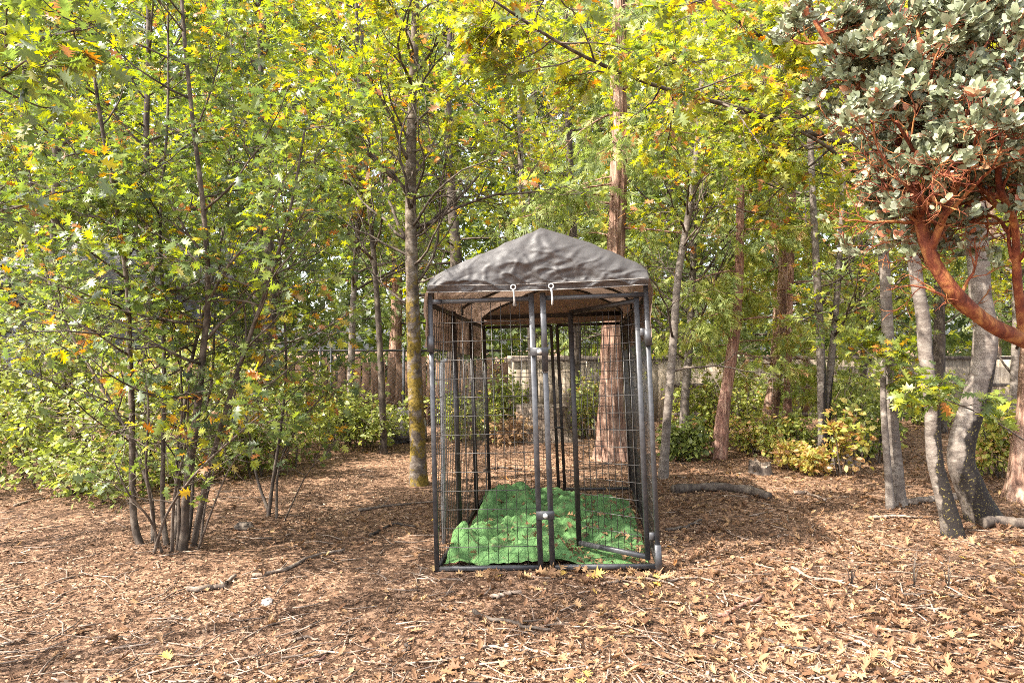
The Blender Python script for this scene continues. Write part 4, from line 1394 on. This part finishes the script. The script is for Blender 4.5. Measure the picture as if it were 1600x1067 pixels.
# ------------------------------------------------------------------ red-limbed manzanita at upper right
def manzanita():
    base = Vector((3.35, 3.5, gz(3.35, 3.5)))
    root = empty('manzanita', base, 'manzanita shrub with smooth red limbs and grey green leaves filling the upper right', 'shrub')
    wood = Wood()
    limbs = [
        ([base, Vector((3.3, 3.45, .7)), W(1720, 590, 3.25), W(1600, 532, 3.1), W(1545, 505, 3.05), W(1490, 455, 3.0), W(1452, 395, 3.0), W(1436, 340, 3.0), W(1425, 280, 3.0), W(1400, 205, 3.0), W(1378, 160, 3.0), W(1345, 120, 3.0), W(1290, 60, 3.0), W(1262, 10, 3.0)], .043, .009, 26, .3),
        ([W(1452, 395, 3.0), W(1478, 330, 2.9), W(1495, 260, 2.9), W(1470, 170, 2.9), W(1440, 90, 2.9), W(1430, -20, 2.9)], .017, .006, 16, .1),
        ([base + Vector((.05, 0, .1)), Vector((3.4, 3.4, 1.2)), W(1700, 420, 3.3), W(1610, 330, 3.2), W(1570, 250, 3.15), W(1545, 160, 3.1), W(1520, 60, 3.1), W(1505, -60, 3.1)], .036, .010, 22, .35),
        ([W(1610, 330, 3.2), W(1545, 300, 3.1), W(1490, 285, 3.0), W(1440, 250, 2.9), W(1400, 190, 2.8)], .016, .006, 14, .1),
        ([W(1600, 532, 3.1), W(1590, 440, 3.0), W(1585, 350, 2.9), W(1560, 280, 2.8), W(1575, 180, 2.8), W(1600, 60, 2.8)], .020, .007, 16, .2),
        ([W(1545, 160, 3.1), W(1590, 90, 3.1), W(1640, 0, 3.1)], .02, .008, 8, .1),
        ([W(1436, 340, 3.0), W(1462, 300, 2.8), W(1500, 262, 2.7), W(1560, 240, 2.7), W(1620, 220, 2.7)], .014, .006, 14, .1),
        ([W(1452, 395, 3.0), W(1480, 350, 3.2), W(1530, 300, 3.3), W(1560, 200, 3.4), W(1570, 80, 3.4)], .016, .006, 16, .1),
        ([W(1425, 280, 3.0), W(1460, 200, 3.3), W(1490, 120, 3.4), W(1495, 0, 3.4)], .014, .006, 14, .1),
        ([W(1400, 205, 3.0), W(1385, 140, 3.1), W(1372, 60, 3.2), W(1360, -40, 3.2)], .018, .007, 8, .1),
    ]
    for k, (path, r0, r1, nb, lo) in enumerate(limbs):
        pts = spline(path, 44); rad = np.linspace(r0, r1, 44)
        jit = np.array([[1 + .12 * mnoise.noise(Vector((math.cos(a) * 1.5 + k, math.sin(a) * 1.5, i * .25))) for a in np.arange(14) * 2 * math.pi / 14] for i in range(44)])
        mb = MB(); mb.tube(pts, rad, 14, jitter=jit); mb.build('limb', M_BARK_MANZ, root, True)
        grow_on(wood, pts, rad, nb, lo, 1.0, .42, MANZP, upang=(20, 100), rmax=1.2)
    finish_wood(root, wood, M_BARK_MANZ)
    def leafy(q):
        n_ = mnoise.noise(q * 2.2)
        if q.y < 2.2: return False
        low = 2.10 if q.x > 1.62 else 2.50 if q.x > 1.35 else 2.66
        return q.z > low + .30 * n_ and mnoise.noise(q * 4.1 + Vector((3, 1, 7))) > -.42
    tips = [t for t in wood.tips if leafy(t[0])]
    bare = [t for t in wood.tips if not (t[0].z > 2.12) and random.random() < .04]
    lv = leaves_from(tips + bare, 5.6, .037, .6, .2, .04, facing=.2, droop=-.5, spread=.012, endmul=1.8)
    lv['S'] = lv['S'] * RS.uniform(.6, 1.15, len(lv['S']))
    lv['N'] = unit(lv['N'] + np.array([-.25, -.7, .1]))
    crown(root, lv, T_MANZ, M_MANZ, 300, T_MANZ, 'manz')


manzanita()

# near oak sprigs that hang in from outside the frame, held by an oak off to the left and one off to the right
def sprig_tree(label, base, stems, sprigs, mean, keepout=.2):
    root = empty('oak_tree', base, label, 'tree')
    wood = Wood()
    for path, r0, r1 in stems:
        pts, rad, mb = stem(path, r0, r1, 40, 12, .2)
        mb.build('trunk', M_BARK_YOUNG, root, True)
        grow_on(wood, pts, rad, 22, .45, 1.0, 1.5, P_(OAKP, kids=[6, 4]))
    for path, r0, nb, L in sprigs:
        pts = spline(path, 20); rad = np.linspace(r0, .003, 20)
        mb = MB(); mb.tube(pts, rad, 6); wood.big.append(mb)
        grow_on(wood, pts, rad, nb, .35, 1.0, L, P_(OAKP, levels=2, kids=[4]), upang=(60, 120))
    finish_wood(root, wood, M_BARK_YOUNG)
    lv = leaves_from(wood.tips, 1.7, .095, mean - .06, .14, .06, tintfn=yellow_up)
    keep = (lv['P'][:, 1] > 2.0) | (lv['P'][:, 2] > 2.6)
    d = np.linalg.norm(lv['P'] - np.array([0, 0, CAMZ]), axis=1)
    keep &= d > 1.9
    lv = {k: a[keep] for k, a in lv.items()}
    crown(root, lv, T_OAK, M_OAK, 120, T_OAKF, 'oak', keep=keepout)


sprig_tree('oak whose leafy boughs hang in over the upper left corner', Vector((-4.3, 2.2, 0)),
           [([Vector((-4.3, 2.2, -.05)), Vector((-4.2, 2.3, 1.5)), Vector((-4.0, 2.5, 3.2)), Vector((-3.7, 2.7, 5.2))], .09, .03)],
           [([Vector((-4.0, 2.5, 3.2)), W(-60, 60, 3.2), W(60, 60, 3.1), W(140, 40, 3.0)], .02, 9, .45),
            ([Vector((-4.1, 2.4, 2.4)), W(-80, 140, 3.0), W(0, 120, 2.8), W(40, 95, 2.7)], .016, 6, .35),
            ([Vector((-4.1, 2.4, 2.0)), W(-120, 330, 3.4), W(0, 330, 3.4), W(90, 300, 3.5)], .016, 8, .45)], .52)
sprig_tree('tall oak standing right of the picture with yellow leaves overhead', Vector((6.6, 4.6, 0)),
           [([Vector((6.6, 4.6, -.05)), Vector((6.4, 4.6, 1.8)), Vector((6.1, 4.6, 3.8)), Vector((5.6, 4.7, 6.2))], .13, .04)],
           [([Vector((5.9, 4.65, 4.6)), W(1500, -120, 4.4), W(1200, -60, 4.0), W(980, -30, 3.6), W(830, 5, 3.3)], .018, 9, .55),
            ([W(1200, -60, 4.0), W(1120, -10, 3.5), W(1080, 5, 3.0)], .010, 4, .35),
            ([W(1620, 700, 4.9), W(1540, 650, 4.7), W(1480, 625, 4.6), W(1440, 600, 4.6)], .007, 6, .3)], .62)
sprig_tree('unseen oak with an open crown added at left to shade the clearing', Vector((-6.6, 3.9, 0)),
           [([Vector((-6.6, 3.9, -.05)), Vector((-6.5, 3.9, 1.8)), Vector((-6.2, 4.0, 3.8)), Vector((-5.9, 4.0, 6.4))], .11, .04)], [], .5, .4)  # out of view, added so its crown shades the left foreground


# ------------------------------------------------------------------ shrubs
def shrub(name, label, px, Y, rad, h, n, leaf=.06, mean=.5, sd=.14, orange=.03, templates=None, mat=None, cat='shrub', stems=9, single=0, facing=.6, depth=None, low=.1):
    g = Gp(px, Y)
    root = empty(name, g, label, cat)
    mb = MB()
    dy = depth or rad
    nodes = []
    for s in range(stems):
        a = random.uniform(0, 2 * math.pi); rr = math.sqrt(random.random())
        top = Vector((g.x + math.cos(a) * rad * rr, Y + math.sin(a) * dy * rr, g.z + h * random.uniform(.7, 1.05) * (1 - .35 * rr)))
        b0 = Vector((g.x + math.cos(a) * rad * rr * .55, Y + math.sin(a) * dy * rr * .55, g.z - .02))
        m_ = b0.lerp(top, .5) + Vector((random.uniform(-.1, .1), random.uniform(-.1, .1), .05 * h)) * rad
        pts = spline([b0, m_, top], 7)
        mb.tube(pts, np.linspace(.008 + .004 * h, .002, 7), 5, cap=False)
        nodes += [Vector(p) for p in pts[2:]]
    o = mb.build('stems', M_BARK_YOUNG, root); o['kind'] = 'stuff'
    tips = []
    per = max(1, n // 5)
    for _ in range(per):
        c = random.choice(nodes)
        q = c + Vector((random.gauss(0, .30) * rad * .5, random.gauss(0, .30) * dy * .5, random.gauss(0, .10) * h))
        if q.z < g.z + low * h * .5: q.z = g.z + low * h + random.random() * .2 * h
        tips.append((q, (q - c).normalized() if (q - c).length > 1e-4 else Vector((0, 0, 1)), True))
    lv = leaves_from(tips, 3.1, leaf, min(.97, mean + .08), sd, orange, facing=facing, spread=leaf * .8, endmul=1.6)
    crown(root, lv, templates or T_OVATE, mat or M_SHRUB, single, key='shrub' + name, name='foliage')
    # fine twigs joining the sprays to the stems
    tw = MB()
    for q, d, e in tips[::4]:
        c = min(random.sample(nodes, min(8, len(nodes))), key=lambda k: (k - q).length)
        tw.tube([c, c.lerp(q, .5) + Vector((0, 0, -.02)), q], [.004, .003, .0015], 3, cap=False)
    if tw.n:
        o = tw.build('twigs', M_WOOD, root); o['kind'] = 'stuff'
    return root


shrub('leafy_shrub', 'low spreading green shrub at the left edge behind the oak clump', 60, 7.6, 1.25, 1.25, 5200, .065, .48, stems=16)
shrub('leafy_shrub', 'tall bright green shrub filling the space behind the oak clump', 300, 8.6, 1.4, 1.9, 7500, .07, .55, stems=20)
shrub('leafy_shrub', 'tall shrub rising behind the left edge shrub', 90, 9.2, 1.5, 2.9, 7500, .075, .5, stems=20)
shrub('leafy_shrub', 'spreading pale green shrub before the brown board fence', 545, 9.9, 1.05, .85, 3800, .07, .58, stems=16)
shrub('leafy_shrub', 'shadowed green shrub between the two oak clumps', 420, 8.0, .9, 1.15, 4200, .065, .45, stems=12)
shrub('leafy_shrub', 'low green shrub under the left oak clump stems', 180, 7.0, .95, .65, 3200, .06, .45, stems=12)
shrub('leafy_shrub', 'young bright green shrub seen through the left kennel panel', 735, 10.3, .5, .95, 1700, .065, .62)
shrub('leafy_shrub', 'thin green shrub at the foot of the large cedar, seen through the open door', 925, 10.8, .35, 1.1, 900, .075, .66)
shrub('leafy_shrub', 'dark glossy shrub at the foot of the pale leaning oak', 1068, 8.9, .33, .55, 1500, .075, .30, orange=.02)
shrub('leafy_shrub', 'tall shoots of pale green leaves between leaning oak and young cedar', 1095, 10.3, .42, 1.15, 1300, .08, .66)
shrub('leafy_shrub', 'rounded yellow green shrub at the foot of the two cedars', 1205, 9.2, .55, .62, 2600, .06, .70, orange=.12)
shrub('leafy_shrub', 'low golden shrub of curling leaves beside the rotten stump', 1245, 8.2, .38, .36, 1800, .06, .86, .08, orange=.25)
shrub('leafy_shrub', 'green shrub left of the twin scorched stems', 1262, 9.0, .4, .55, 1500, .06, .5)
shrub('leafy_shrub', 'large loose green shrub between the twin stems and the pale grey oak', 1345, 8.8, .5, 1.3, 2400, .065, .5, stems=14)
shrub('leafy_shrub', 'slender yellow leaved sapling beside the pale grey oak', 1325, 7.9, .28, .8, 500, .08, .82, orange=.1)
shrub('leafy_shrub', 'bright green shrub standing right of the charred thick trunk', 1560, 7.8, .42, 1.0, 1700, .07, .68, orange=.08)
shrub('leafy_shrub', 'low pale shrub by the panel fence at far right', 1590, 10.5, .8, .9, 1500, .07, .6)
shrub('dry_fern', 'dead tan fern clump seen through the left kennel panel', 795, 10.2, .30, .42, 700, .11, .55, .12, orange=.0, mat=M_DRY, templates=T_SPRAY, cat='fern')
shrub('leafy_shrub', 'broad green shrub above the pale fence between the cedars', 1160, 12.8, 1.0, 1.0, 1800, .085, .6, stems=14)
shrub('leafy_shrub', 'green shrub behind the kennel, left of its rear gate', 780, 12.4, .6, 1.2, 1300, .085, .55, stems=12)
shrub('leafy_shrub', 'green shrub in front of the pale fence, right of the pale grey oak', 1440, 12.8, .9, 1.1, 1800, .085, .6, stems=14)

# ------------------------------------------------------------------ stumps, rocks, logs, sticks
def rock(name, label, c, sx, sy, sz, mat, seed=0, cat='rock', group=None):
    import bmesh
    bm = bmesh.new()
    bmesh.ops.create_icosphere(bm, subdivisions=3, radius=1)
    for v_ in bm.verts:
        n_ = v_.co.normalized()
        k = 1 + .28 * mnoise.noise(n_ * 1.6 + Vector((seed, 0, 0))) + .12 * mnoise.noise(n_ * 4 + Vector((seed, 0, 0)))
        v_.co = Vector((n_.x * sx * k, n_.y * sy * k, n_.z * sz * k))
    me = bpy.data.meshes.new(name); bm.to_mesh(me); bm.free()
    o = link(name, me, mat); o.location = c
    return tag(o, label, cat, group)


rock('boulder', 'dark grey boulder at the foot of the brown fence left of the lichen covered tree', Gp(628, 10.6, .18), .38, .35, .30, M_ROCK, 1)
rock('rock', 'small black rock beside the foot of the left oak clump', Gp(381, 5.6, .02), .075, .06, .045, M_BARK_DARK, 2)
rock('rock', 'small pale stone lying alone on the left foreground ground', Gp(417, 4.02, .01), .038, .03, .025, M_ROCK_PALE, 3)
rock('rock', 'tiny brown stone in the centre foreground', Gp(792, 3.45, .005), .014, .012, .010, M_ROCK_PALE, 5)


def stump(label, px, Y, r, h, mat, jag=.3, seed=0, top_flat=True):
    g = Gp(px, Y)
    root = empty('stump', g, label, 'stump')
    sides, n = 26, 9
    mb = MB(); V = []
    for i in range(n):
        t = i / (n - 1)
        for k in range(sides):
            a = k * 2 * math.pi / sides
            nn = mnoise.noise(Vector((math.cos(a) * 2 + seed, math.sin(a) * 2, t)))
            n3 = mnoise.noise(Vector((math.cos(a) * 5 + seed, math.sin(a) * 5, t * .5)))
            rr = r * (1 + .5 * math.exp(-t * 5) * (1 + nn * 1.4) + .18 * n3)
            z = t * h * (1 + (jag * n3 if i == n - 1 else 0))
            V.append((g.x + math.cos(a) * rr, g.y + math.sin(a) * rr, g.z - .03 + z))
    q = [(i * sides + k, i * sides + (k + 1) % sides, (i + 1) * sides + (k + 1) % sides, (i + 1) * sides + k) for i in range(n - 1) for k in range(sides)]
    mb.add(V, q); mb.build('trunk', mat, root, True)
    e = V[-sides:]
    mb = MB(); mb.add([(x * 1.0, y, z - .004) for x, y, z in e] + [(g.x, g.y, g.z + h * .93)], None, [(k, (k + 1) % sides, sides) for k in range(sides)])
    mb.build('cut_top', M_WOOD, root)
    return root


stump('wide weathered stump with flaring roots behind the kennel', 848, 10.7, .40, .55, M_WOOD, .1, 2)
stump('small dark rotten stump beside the golden shrub', 1188, 8.0, .12, .13, M_BARK_DARK, .9, 5)
stump('black hollow stump just right of the twin scorched stems', 1318, 8.6, .15, .26, M_BARK_DARK, .8, 7)


def stick(name, label, path, r0, r1, mat, kinks=.03, forks=0, cat='stick', group=None, sides=7):
    pts0 = []
    for (px, Y, dz) in path:
        pts0.append(Gp(px, Y, dz))
    pts = spline(pts0, 18)
    for i in range(len(pts)):
        v_ = mnoise.noise_vector(Vector((i * .45, path[0][0] * .1, path[0][1])))
        pts[i] += np.array((v_.x, v_.y, abs(v_.z) * .3)) * kinks
    rad = np.linspace(r0, r1, len(pts)) * (1 + .15 * RS.normal(0, 1, len(pts)).clip(-1, 1))
    mb = MB(); mb.tube(pts, rad, sides)
    for f in range(forks):
        i = random.randint(4, 14)
        d = Vector(pts[i + 1] - pts[i]).normalized()
        sd_ = Vector((-d.y, d.x, random.uniform(.0, .5))) * random.choice((-1, 1))
        L = random.uniform(.08, .22)
        a = Vector(pts[i])
        dd = (d * .8 + sd_ * .6).normalized()
        mb.tube([a, a + dd * L * .5, a + dd * L + Vector((0, 0, .01))], [rad[i] * .6, rad[i] * .45, .0015], 5)
    o = mb.build(name, mat, None, True)
    return tag(o, label, cat, group)


def YG(py):          # depth of the ground seen at that row
    return CAMZ * F / (py - 533.5)


LANDMARKS = [('kennel front left post', -.5, 4.5), ('kennel gate posts', .22, 4.5), ('kennel front right post', 1.0, 4.5), ('charred oak foot', 3.9, 5.5), ('tiny brown stone', -.03, 3.45), ('pale stone', -1.44, 4.02)]


def st(label, pts, r0, r1, mat=M_STICK, name='stick', lmk=None, **kw):
    a_, b_ = pts[len(pts) // 2]
    if lmk: LANDMARKS.append((lmk, (a_ - 800) / F * YG(b_), YG(b_)))
    stick(name, label, [(a, YG(b), r0 * .8) for a, b in pts], r0, r1, mat, **kw)


st('dark fallen log just right of the kennel, its sawn end pale', [(1050, 772), (1110, 768), (1160, 772), (1205, 782)], .045, .04, M_BARK_DARK, 'log', cat='log', sides=12)
st('grey log lying between the pale grey oak and the charred trunk', [(1412, 792), (1450, 786), (1500, 780)], .035, .03, M_WOOD, 'log', cat='log', sides=12)
st('thick weathered log at the right edge beside the charred foot', [(1535, 828), (1570, 826), (1640, 834)], .045, .04, M_BARK_DARK, 'log', cat='log', sides=12, lmk='weathered log')
st('short curved pale branch in the sunlit clearing at right', [(1240, 770), (1262, 772), (1288, 784)], .022, .012)
st('long thin stick lying flat right of the log, in sunlight', [(1365, 812), (1400, 810), (1440, 812)], .016, .01)
st('forked grey stick in the right foreground below the clearing', [(1238, 890), (1262, 903), (1300, 908), (1345, 918)], .012, .007, forks=2, lmk='forked grey stick')
st('long forked stick under the leafless twigs at lower right', [(1376, 932), (1410, 944), (1450, 952), (1495, 955)], .010, .006, forks=2, lmk='long forked stick')
st('dark stick above the long forked one at lower right', [(1410, 930), (1450, 930), (1515, 935)], .010, .006, M_BARK_DARK, lmk='dark stick')
st('pale bent stick low in the right foreground', [(1335, 1000), (1370, 1012), (1400, 1022), (1460, 1032)], .010, .008, lmk='pale bent stick')
st('dark bent stick left of the pale one at lower right', [(1192, 998), (1230, 1010), (1270, 1016), (1300, 1004)], .011, .006, M_BARK_DARK, lmk='dark bent stick')
st('curled twig nearest the lower right kennel corner', [(1040, 905), (1080, 902), (1120, 912), (1135, 945)], .008, .005, lmk='curled twig')
st('reddish brown branch piece right of centre foreground', [(1120, 960), (1150, 950), (1190, 932)], .013, .010, M_BARK_RED, lmk='reddish branch piece')
st('pale twisted root in front of the right kennel post', [(940, 912), (985, 903), (1030, 905), (1062, 918)], .010, .005, forks=2, lmk='pale twisted root')
st('forked brown stick in the centre foreground', [(742, 958), (765, 970), (800, 972), (818, 982), (858, 984)], .014, .007, M_BARK_YOUNG, forks=2, lmk='forked brown stick')
st('thin curved stick under the forked one in the centre foreground', [(745, 1012), (790, 1014), (830, 1020), (870, 1028)], .008, .005, lmk='thin curved stick')
st('short pale stick before the kennel gate posts', [(768, 936), (790, 932), (815, 928)], .014, .012)
st('thick light brown branch in the left foreground', [(292, 922), (320, 918), (345, 914), (368, 898)], .020, .012, M_WOOD, forks=1, lmk='light brown branch')
st('long slender branch running up towards the small oak clump', [(395, 900), (440, 893), (490, 872), (540, 858)], .014, .009, M_WOOD, forks=1)
st('thin twig alone in the left middle foreground', [(355, 966), (380, 970), (410, 962)], .006, .003)
st('small crooked stick at left of the centre foreground', [(450, 1000), (475, 994), (500, 996)], .008, .005, lmk='crooked stick')
st('reddish bark strip lying in the left centre foreground', [(465, 1036), (485, 1032), (505, 1028)], .009, .007, M_BARK_RED, lmk='reddish bark strip')
st('short upright leaning twig in the lower centre', [(632, 1025), (636, 1012), (640, 1004)], .008, .005, M_BARK_YOUNG)
st('dark stick pointing at the left kennel post', [(560, 800), (600, 792), (680, 782)], .014, .008, M_WOOD, forks=2)
st('dark branch on the ground between small clump and kennel', [(580, 838), (615, 820), (650, 822)], .012, .007, M_BARK_DARK, forks=1)
st('pale stick end at the left edge of the foreground', [(-30, 1012), (10, 1006), (40, 998)], .009, .005)
st('stick on the shaded ground left of the oak clump', [(20, 790), (70, 778), (130, 770)], .012, .006, M_WOOD, forks=1)
st('dark curved stick right of the kennel in the leaf shade', [(1040, 832), (1068, 826), (1098, 815)], .013, .008, M_BARK_DARK, forks=1, lmk='dark curved stick')
st('small log piece in front of the young leaning cedar', [(1160, 706), (1175, 705), (1192, 708)], .035, .03, M_WOOD, 'log', cat='log')
st('pale stick behind the kennel, seen through the left panel', [(755, 735), (780, 730), (815, 732)], .015, .01, M_BARK_DARK)
# leafless seedlings
for lab, px, py, h in (('leafless dark seedling standing upright in the right foreground', 1428, 917, .22), ('bare forked seedling right of the upright one', 1482, 920, .20), ('tiny bare twig standing by the forked grey stick', 1330, 912, .18)):
    g = Gp(px, YG(py)); mb = MB()
    for k in range(4):
        a = random.uniform(-1, 1)
        mb.tube([g + Vector((0, 0, -.01)), g + Vector((a * .03, 0, h * .5)), g + Vector((a * .09, random.uniform(-.04, .04), h * random.uniform(.7, 1.2)))], [.0035, .003, .001], 4)
    tag(mb.build('seedling', M_BARK_DARK), lab, 'seedling')

# random small sticks that nobody would count
mb = MB()
for k in range(1000):
    py = 533.5 + 90 + 470 * random.random() ** .8
    Y = YG(py); px = random.uniform(-100, 1700)
    g = Gp(px, Y)
    if -.55 < g.x < 1.15 and 4.5 < Y < 7: continue
    L = random.uniform(.06, .34); a = random.uniform(0, math.pi)
    d = Vector((math.cos(a), math.sin(a), 0)) * L / 2
    b = Vector((-d.y, d.x, 0)) * random.uniform(-.35, .35)
    r = random.uniform(.0016, .006)
    p0, p2 = g - d, g + d
    p1 = g + b
    mb.tube([Vector((p.x, p.y, gz(p.x, p.y) + .012)) for p in (p0, p1, p2)], [r, r * .9, r * .5], 4)
twl = mb.build('twig_litter', M_STICK)
tag(twl, 'small broken twigs scattered over the forest floor', 'twigs', None, 'stuff')

# ------------------------------------------------------------------ leaf litter
def ground_points(n, ymin, ymax, pw=1.0, margin=250):
    """uniform over the ground area in view, thinned with distance"""
    u = RS.random(n)
    Y = ymin + (ymax - ymin) * u ** pw
    px = RS.uniform(-margin, 1600 + margin, n)
    X = (px - 800) / F * Y
    return np.stack([X, Y], 1)


def patch(P, s, seed):
    return np.array([mnoise.noise(Vector((float(x) * s, float(y) * s, seed))) for x, y in P[:, :2]])


def litter(name, label, n, ymin, ymax, templates, mat, smin, smax, tintf, pw=1.0, tilt=.35, lift=.01, dens=None):
    P2 = ground_points(n, ymin, ymax, pw)
    if dens is not None:
        P2 = P2[RS.random(len(P2)) < dens(P2)]
    n = len(P2)
    z = gza(P2)
    a = RS.uniform(0, 2 * math.pi, n)
    D = np.stack([np.cos(a), np.sin(a), RS.normal(0, tilt * .6, n)], 1)
    Nn = np.stack([RS.normal(0, tilt, n), RS.normal(0, tilt, n), np.ones(n)], 1)
    S = RS.uniform(smin, smax, n)
    P = np.stack([P2[:, 0], P2[:, 1], z + RS.uniform(.15, 1.0, n) * lift], 1)
    inmat = (P[:, 0] > -.5) & (P[:, 0] < 1.1) & (P[:, 1] > 4.72) & (P[:, 1] < 6.5)
    keep = ~(inmat & (RS.random(n) > .0))
    P, D, Nn, S = P[keep], D[keep], Nn[keep], S[keep]
    T = np.clip(tintf(P), 0, 1)
    return P, D, Nn, S, T


def build_litter(name, label, arr, templates, mat, cat):
    v, t, tt = stamp(templates, *arr)
    o = link(name, make_mesh(name, v, t, attrs={'tint': tt}), mat)
    tag(o, label, cat, None, 'stuff')
    STATS[name] = len(t)


arr = litter('', '', 260000, 2.7, 14, T_CHIP, M_CHIP, .005, .022, lambda P: .47 + .34 * patch(P, .9, 3) + RS.normal(0, .24, len(P)), pw=1.9, tilt=.5, lift=.016, dens=lambda P2: np.clip(.72 + 1.1 * patch(P2, .7, 12), .18, 1))
build_litter('bark_chips', 'fine brown bark chips and leaf crumbs covering the ground', arr, T_CHIP, M_CHIP, 'ground cover')


def leafdens(P2):
    return np.clip(.45 + .22 * np.clip(P2[:, 0], -2, 2) + .6 * patch(P2, .8, 8), .06, 1)


arr = litter('', '', 34000, 2.7, 14, T_LITTER, M_DRY, .018, .072, lambda P: .42 + .16 * patch(P, .7, 5) + RS.normal(0, .19, len(P)), pw=1.7, tilt=.20, lift=.018, dens=leafdens)
P, D, Nn, S, T = arr
size = S / P[:, 1] * in_frame(P)
size = size * RS.uniform(.6, 1.1, len(S))
order = np.argsort(-size)
top = order[:200]
rest = np.ones(len(P), bool); rest[top] = False
Tt = np.clip(T[top] + .02, 0, .97)
objs = leaf_objects('fallen', T_CURL, M_DRY, P[top] + np.array([0, 0, .008]), D[top] * np.array([1, 1, .5]), Nn[top], S[top] * 1.15, Tt, None, 'fallen_leaf')
seen_labels = {}
for o, p, t_, sz in zip(objs, P[top], Tt, S[top]):
    col = 'dark brown' if t_ < .38 else 'brown' if t_ < .48 else 'tan' if t_ < .60 else 'pale tan' if t_ < .72 else 'pale gold' if t_ < .85 else 'yellow'
    big = 'broad' if sz > .074 else 'middling' if sz > .060 else 'narrow'
    lm = min(LANDMARKS, key=lambda q: (q[1] - p[0]) ** 2 + (q[2] - p[1]) ** 2)
    dx, dy = p[0] - lm[1], p[1] - lm[2]
    rel = ('right of' if dx > 0 else 'left of') if abs(dx) > abs(dy) else ('behind' if dy > 0 else 'in front of')
    dd = math.hypot(dx, dy); how = 'just' if dd < .22 else 'somewhat' if dd < .5 else 'well'
    tag(o, f'{big} {col} curled oak leaf lying {how} {rel} the {lm[0]}', 'fallen leaf', 'fallen oak leaves in the foreground')
build_litter('leaf_litter', 'dry brown and golden oak leaves carpeting the forest floor', tuple(a[rest] for a in arr), T_LITTER, M_DRY, 'leaf litter')

# oak leaves blown onto the mat and against the front rail
n = 900
A = RS.random((n * 3, 2)) * .97 + .015
w_ = np.clip(A[:, 0] * 1.3 - .25, .06, 1) * np.clip(1.1 - A[:, 1], .25, 1)
w_ *= np.array([1.0 if mnoise.noise(Vector((a * 4, b * 5, 6.6))) > -.02 else .15 for a, b in A])
A = A[RS.random(n * 3) < w_][:n]; n = len(A)
pd = np.array([tuple(mat_fn(a, b)) for a, b in A]); pd[:, 2] += RS.uniform(.006, .03, n)
ang = RS.uniform(0, 6.28, n)
build_litter('leaf_drift', 'brown leaf crumbs blown over the green mat, thickest at its right', (pd, np.stack([np.cos(ang), np.sin(ang), RS.normal(0, .2, n)], 1), RS.normal(0, .3, (n, 3)) + np.array([0, 0, 1.]), RS.uniform(.015, .06, n), np.clip(RS.normal(.40, .2, n), 0, .9)), T_LITTER, M_DRY, 'leaf litter')
n = 55
A = RS.random((n, 2)) * .96 + .02
pm_ = np.array([tuple(mat_fn(a, b)) for a, b in A]); pm_[:, 2] += .02
ang = RS.uniform(0, 6.28, n)
objs = leaf_objects('fallen', T_CURL, M_DRY, pm_, np.stack([np.cos(ang), np.sin(ang), RS.normal(0, .2, n)], 1), RS.normal(0, .3, (n, 3)) + np.array([0, 0, 1.]), RS.uniform(.04, .10, n), RS.uniform(.25, .8, n), None, 'fallen_leaf')
for o in objs: tag(o, 'dry oak leaf lying on the green mat inside the kennel', 'fallen leaf', 'oak leaves on the green mat')
n = 38
u = np.concatenate([RS.uniform(.05, .5, 12), RS.uniform(.5, 1.02, 26)])
pf = np.array([tuple(K(a, -.03, .02)) for a in u]); pf[:, 1] -= RS.uniform(0, .10, n); pf[:, 2] = gza(pf[:, :2]) + RS.uniform(.01, .05, n)
ang = RS.uniform(0, 6.28, n)
objs = leaf_objects('fallen', T_CURL, M_DRY, pf, np.stack([np.cos(ang), np.sin(ang), RS.uniform(-.1, .4, n)], 1), RS.normal(0, .4, (n, 3)) + np.array([0, -.3, 1.]), RS.uniform(.055, .10, n), RS.uniform(.4, .93, n), None, 'fallen_leaf')
for o in objs: tag(o, 'golden oak leaf drifted against the front rail of the kennel', 'fallen leaf', 'leaves against the kennel front')

print('STATS', STATS, sum(len(o.data.polygons) for o in scene.objects if o.type == 'MESH' and o.data.users == 1), len(scene.objects))
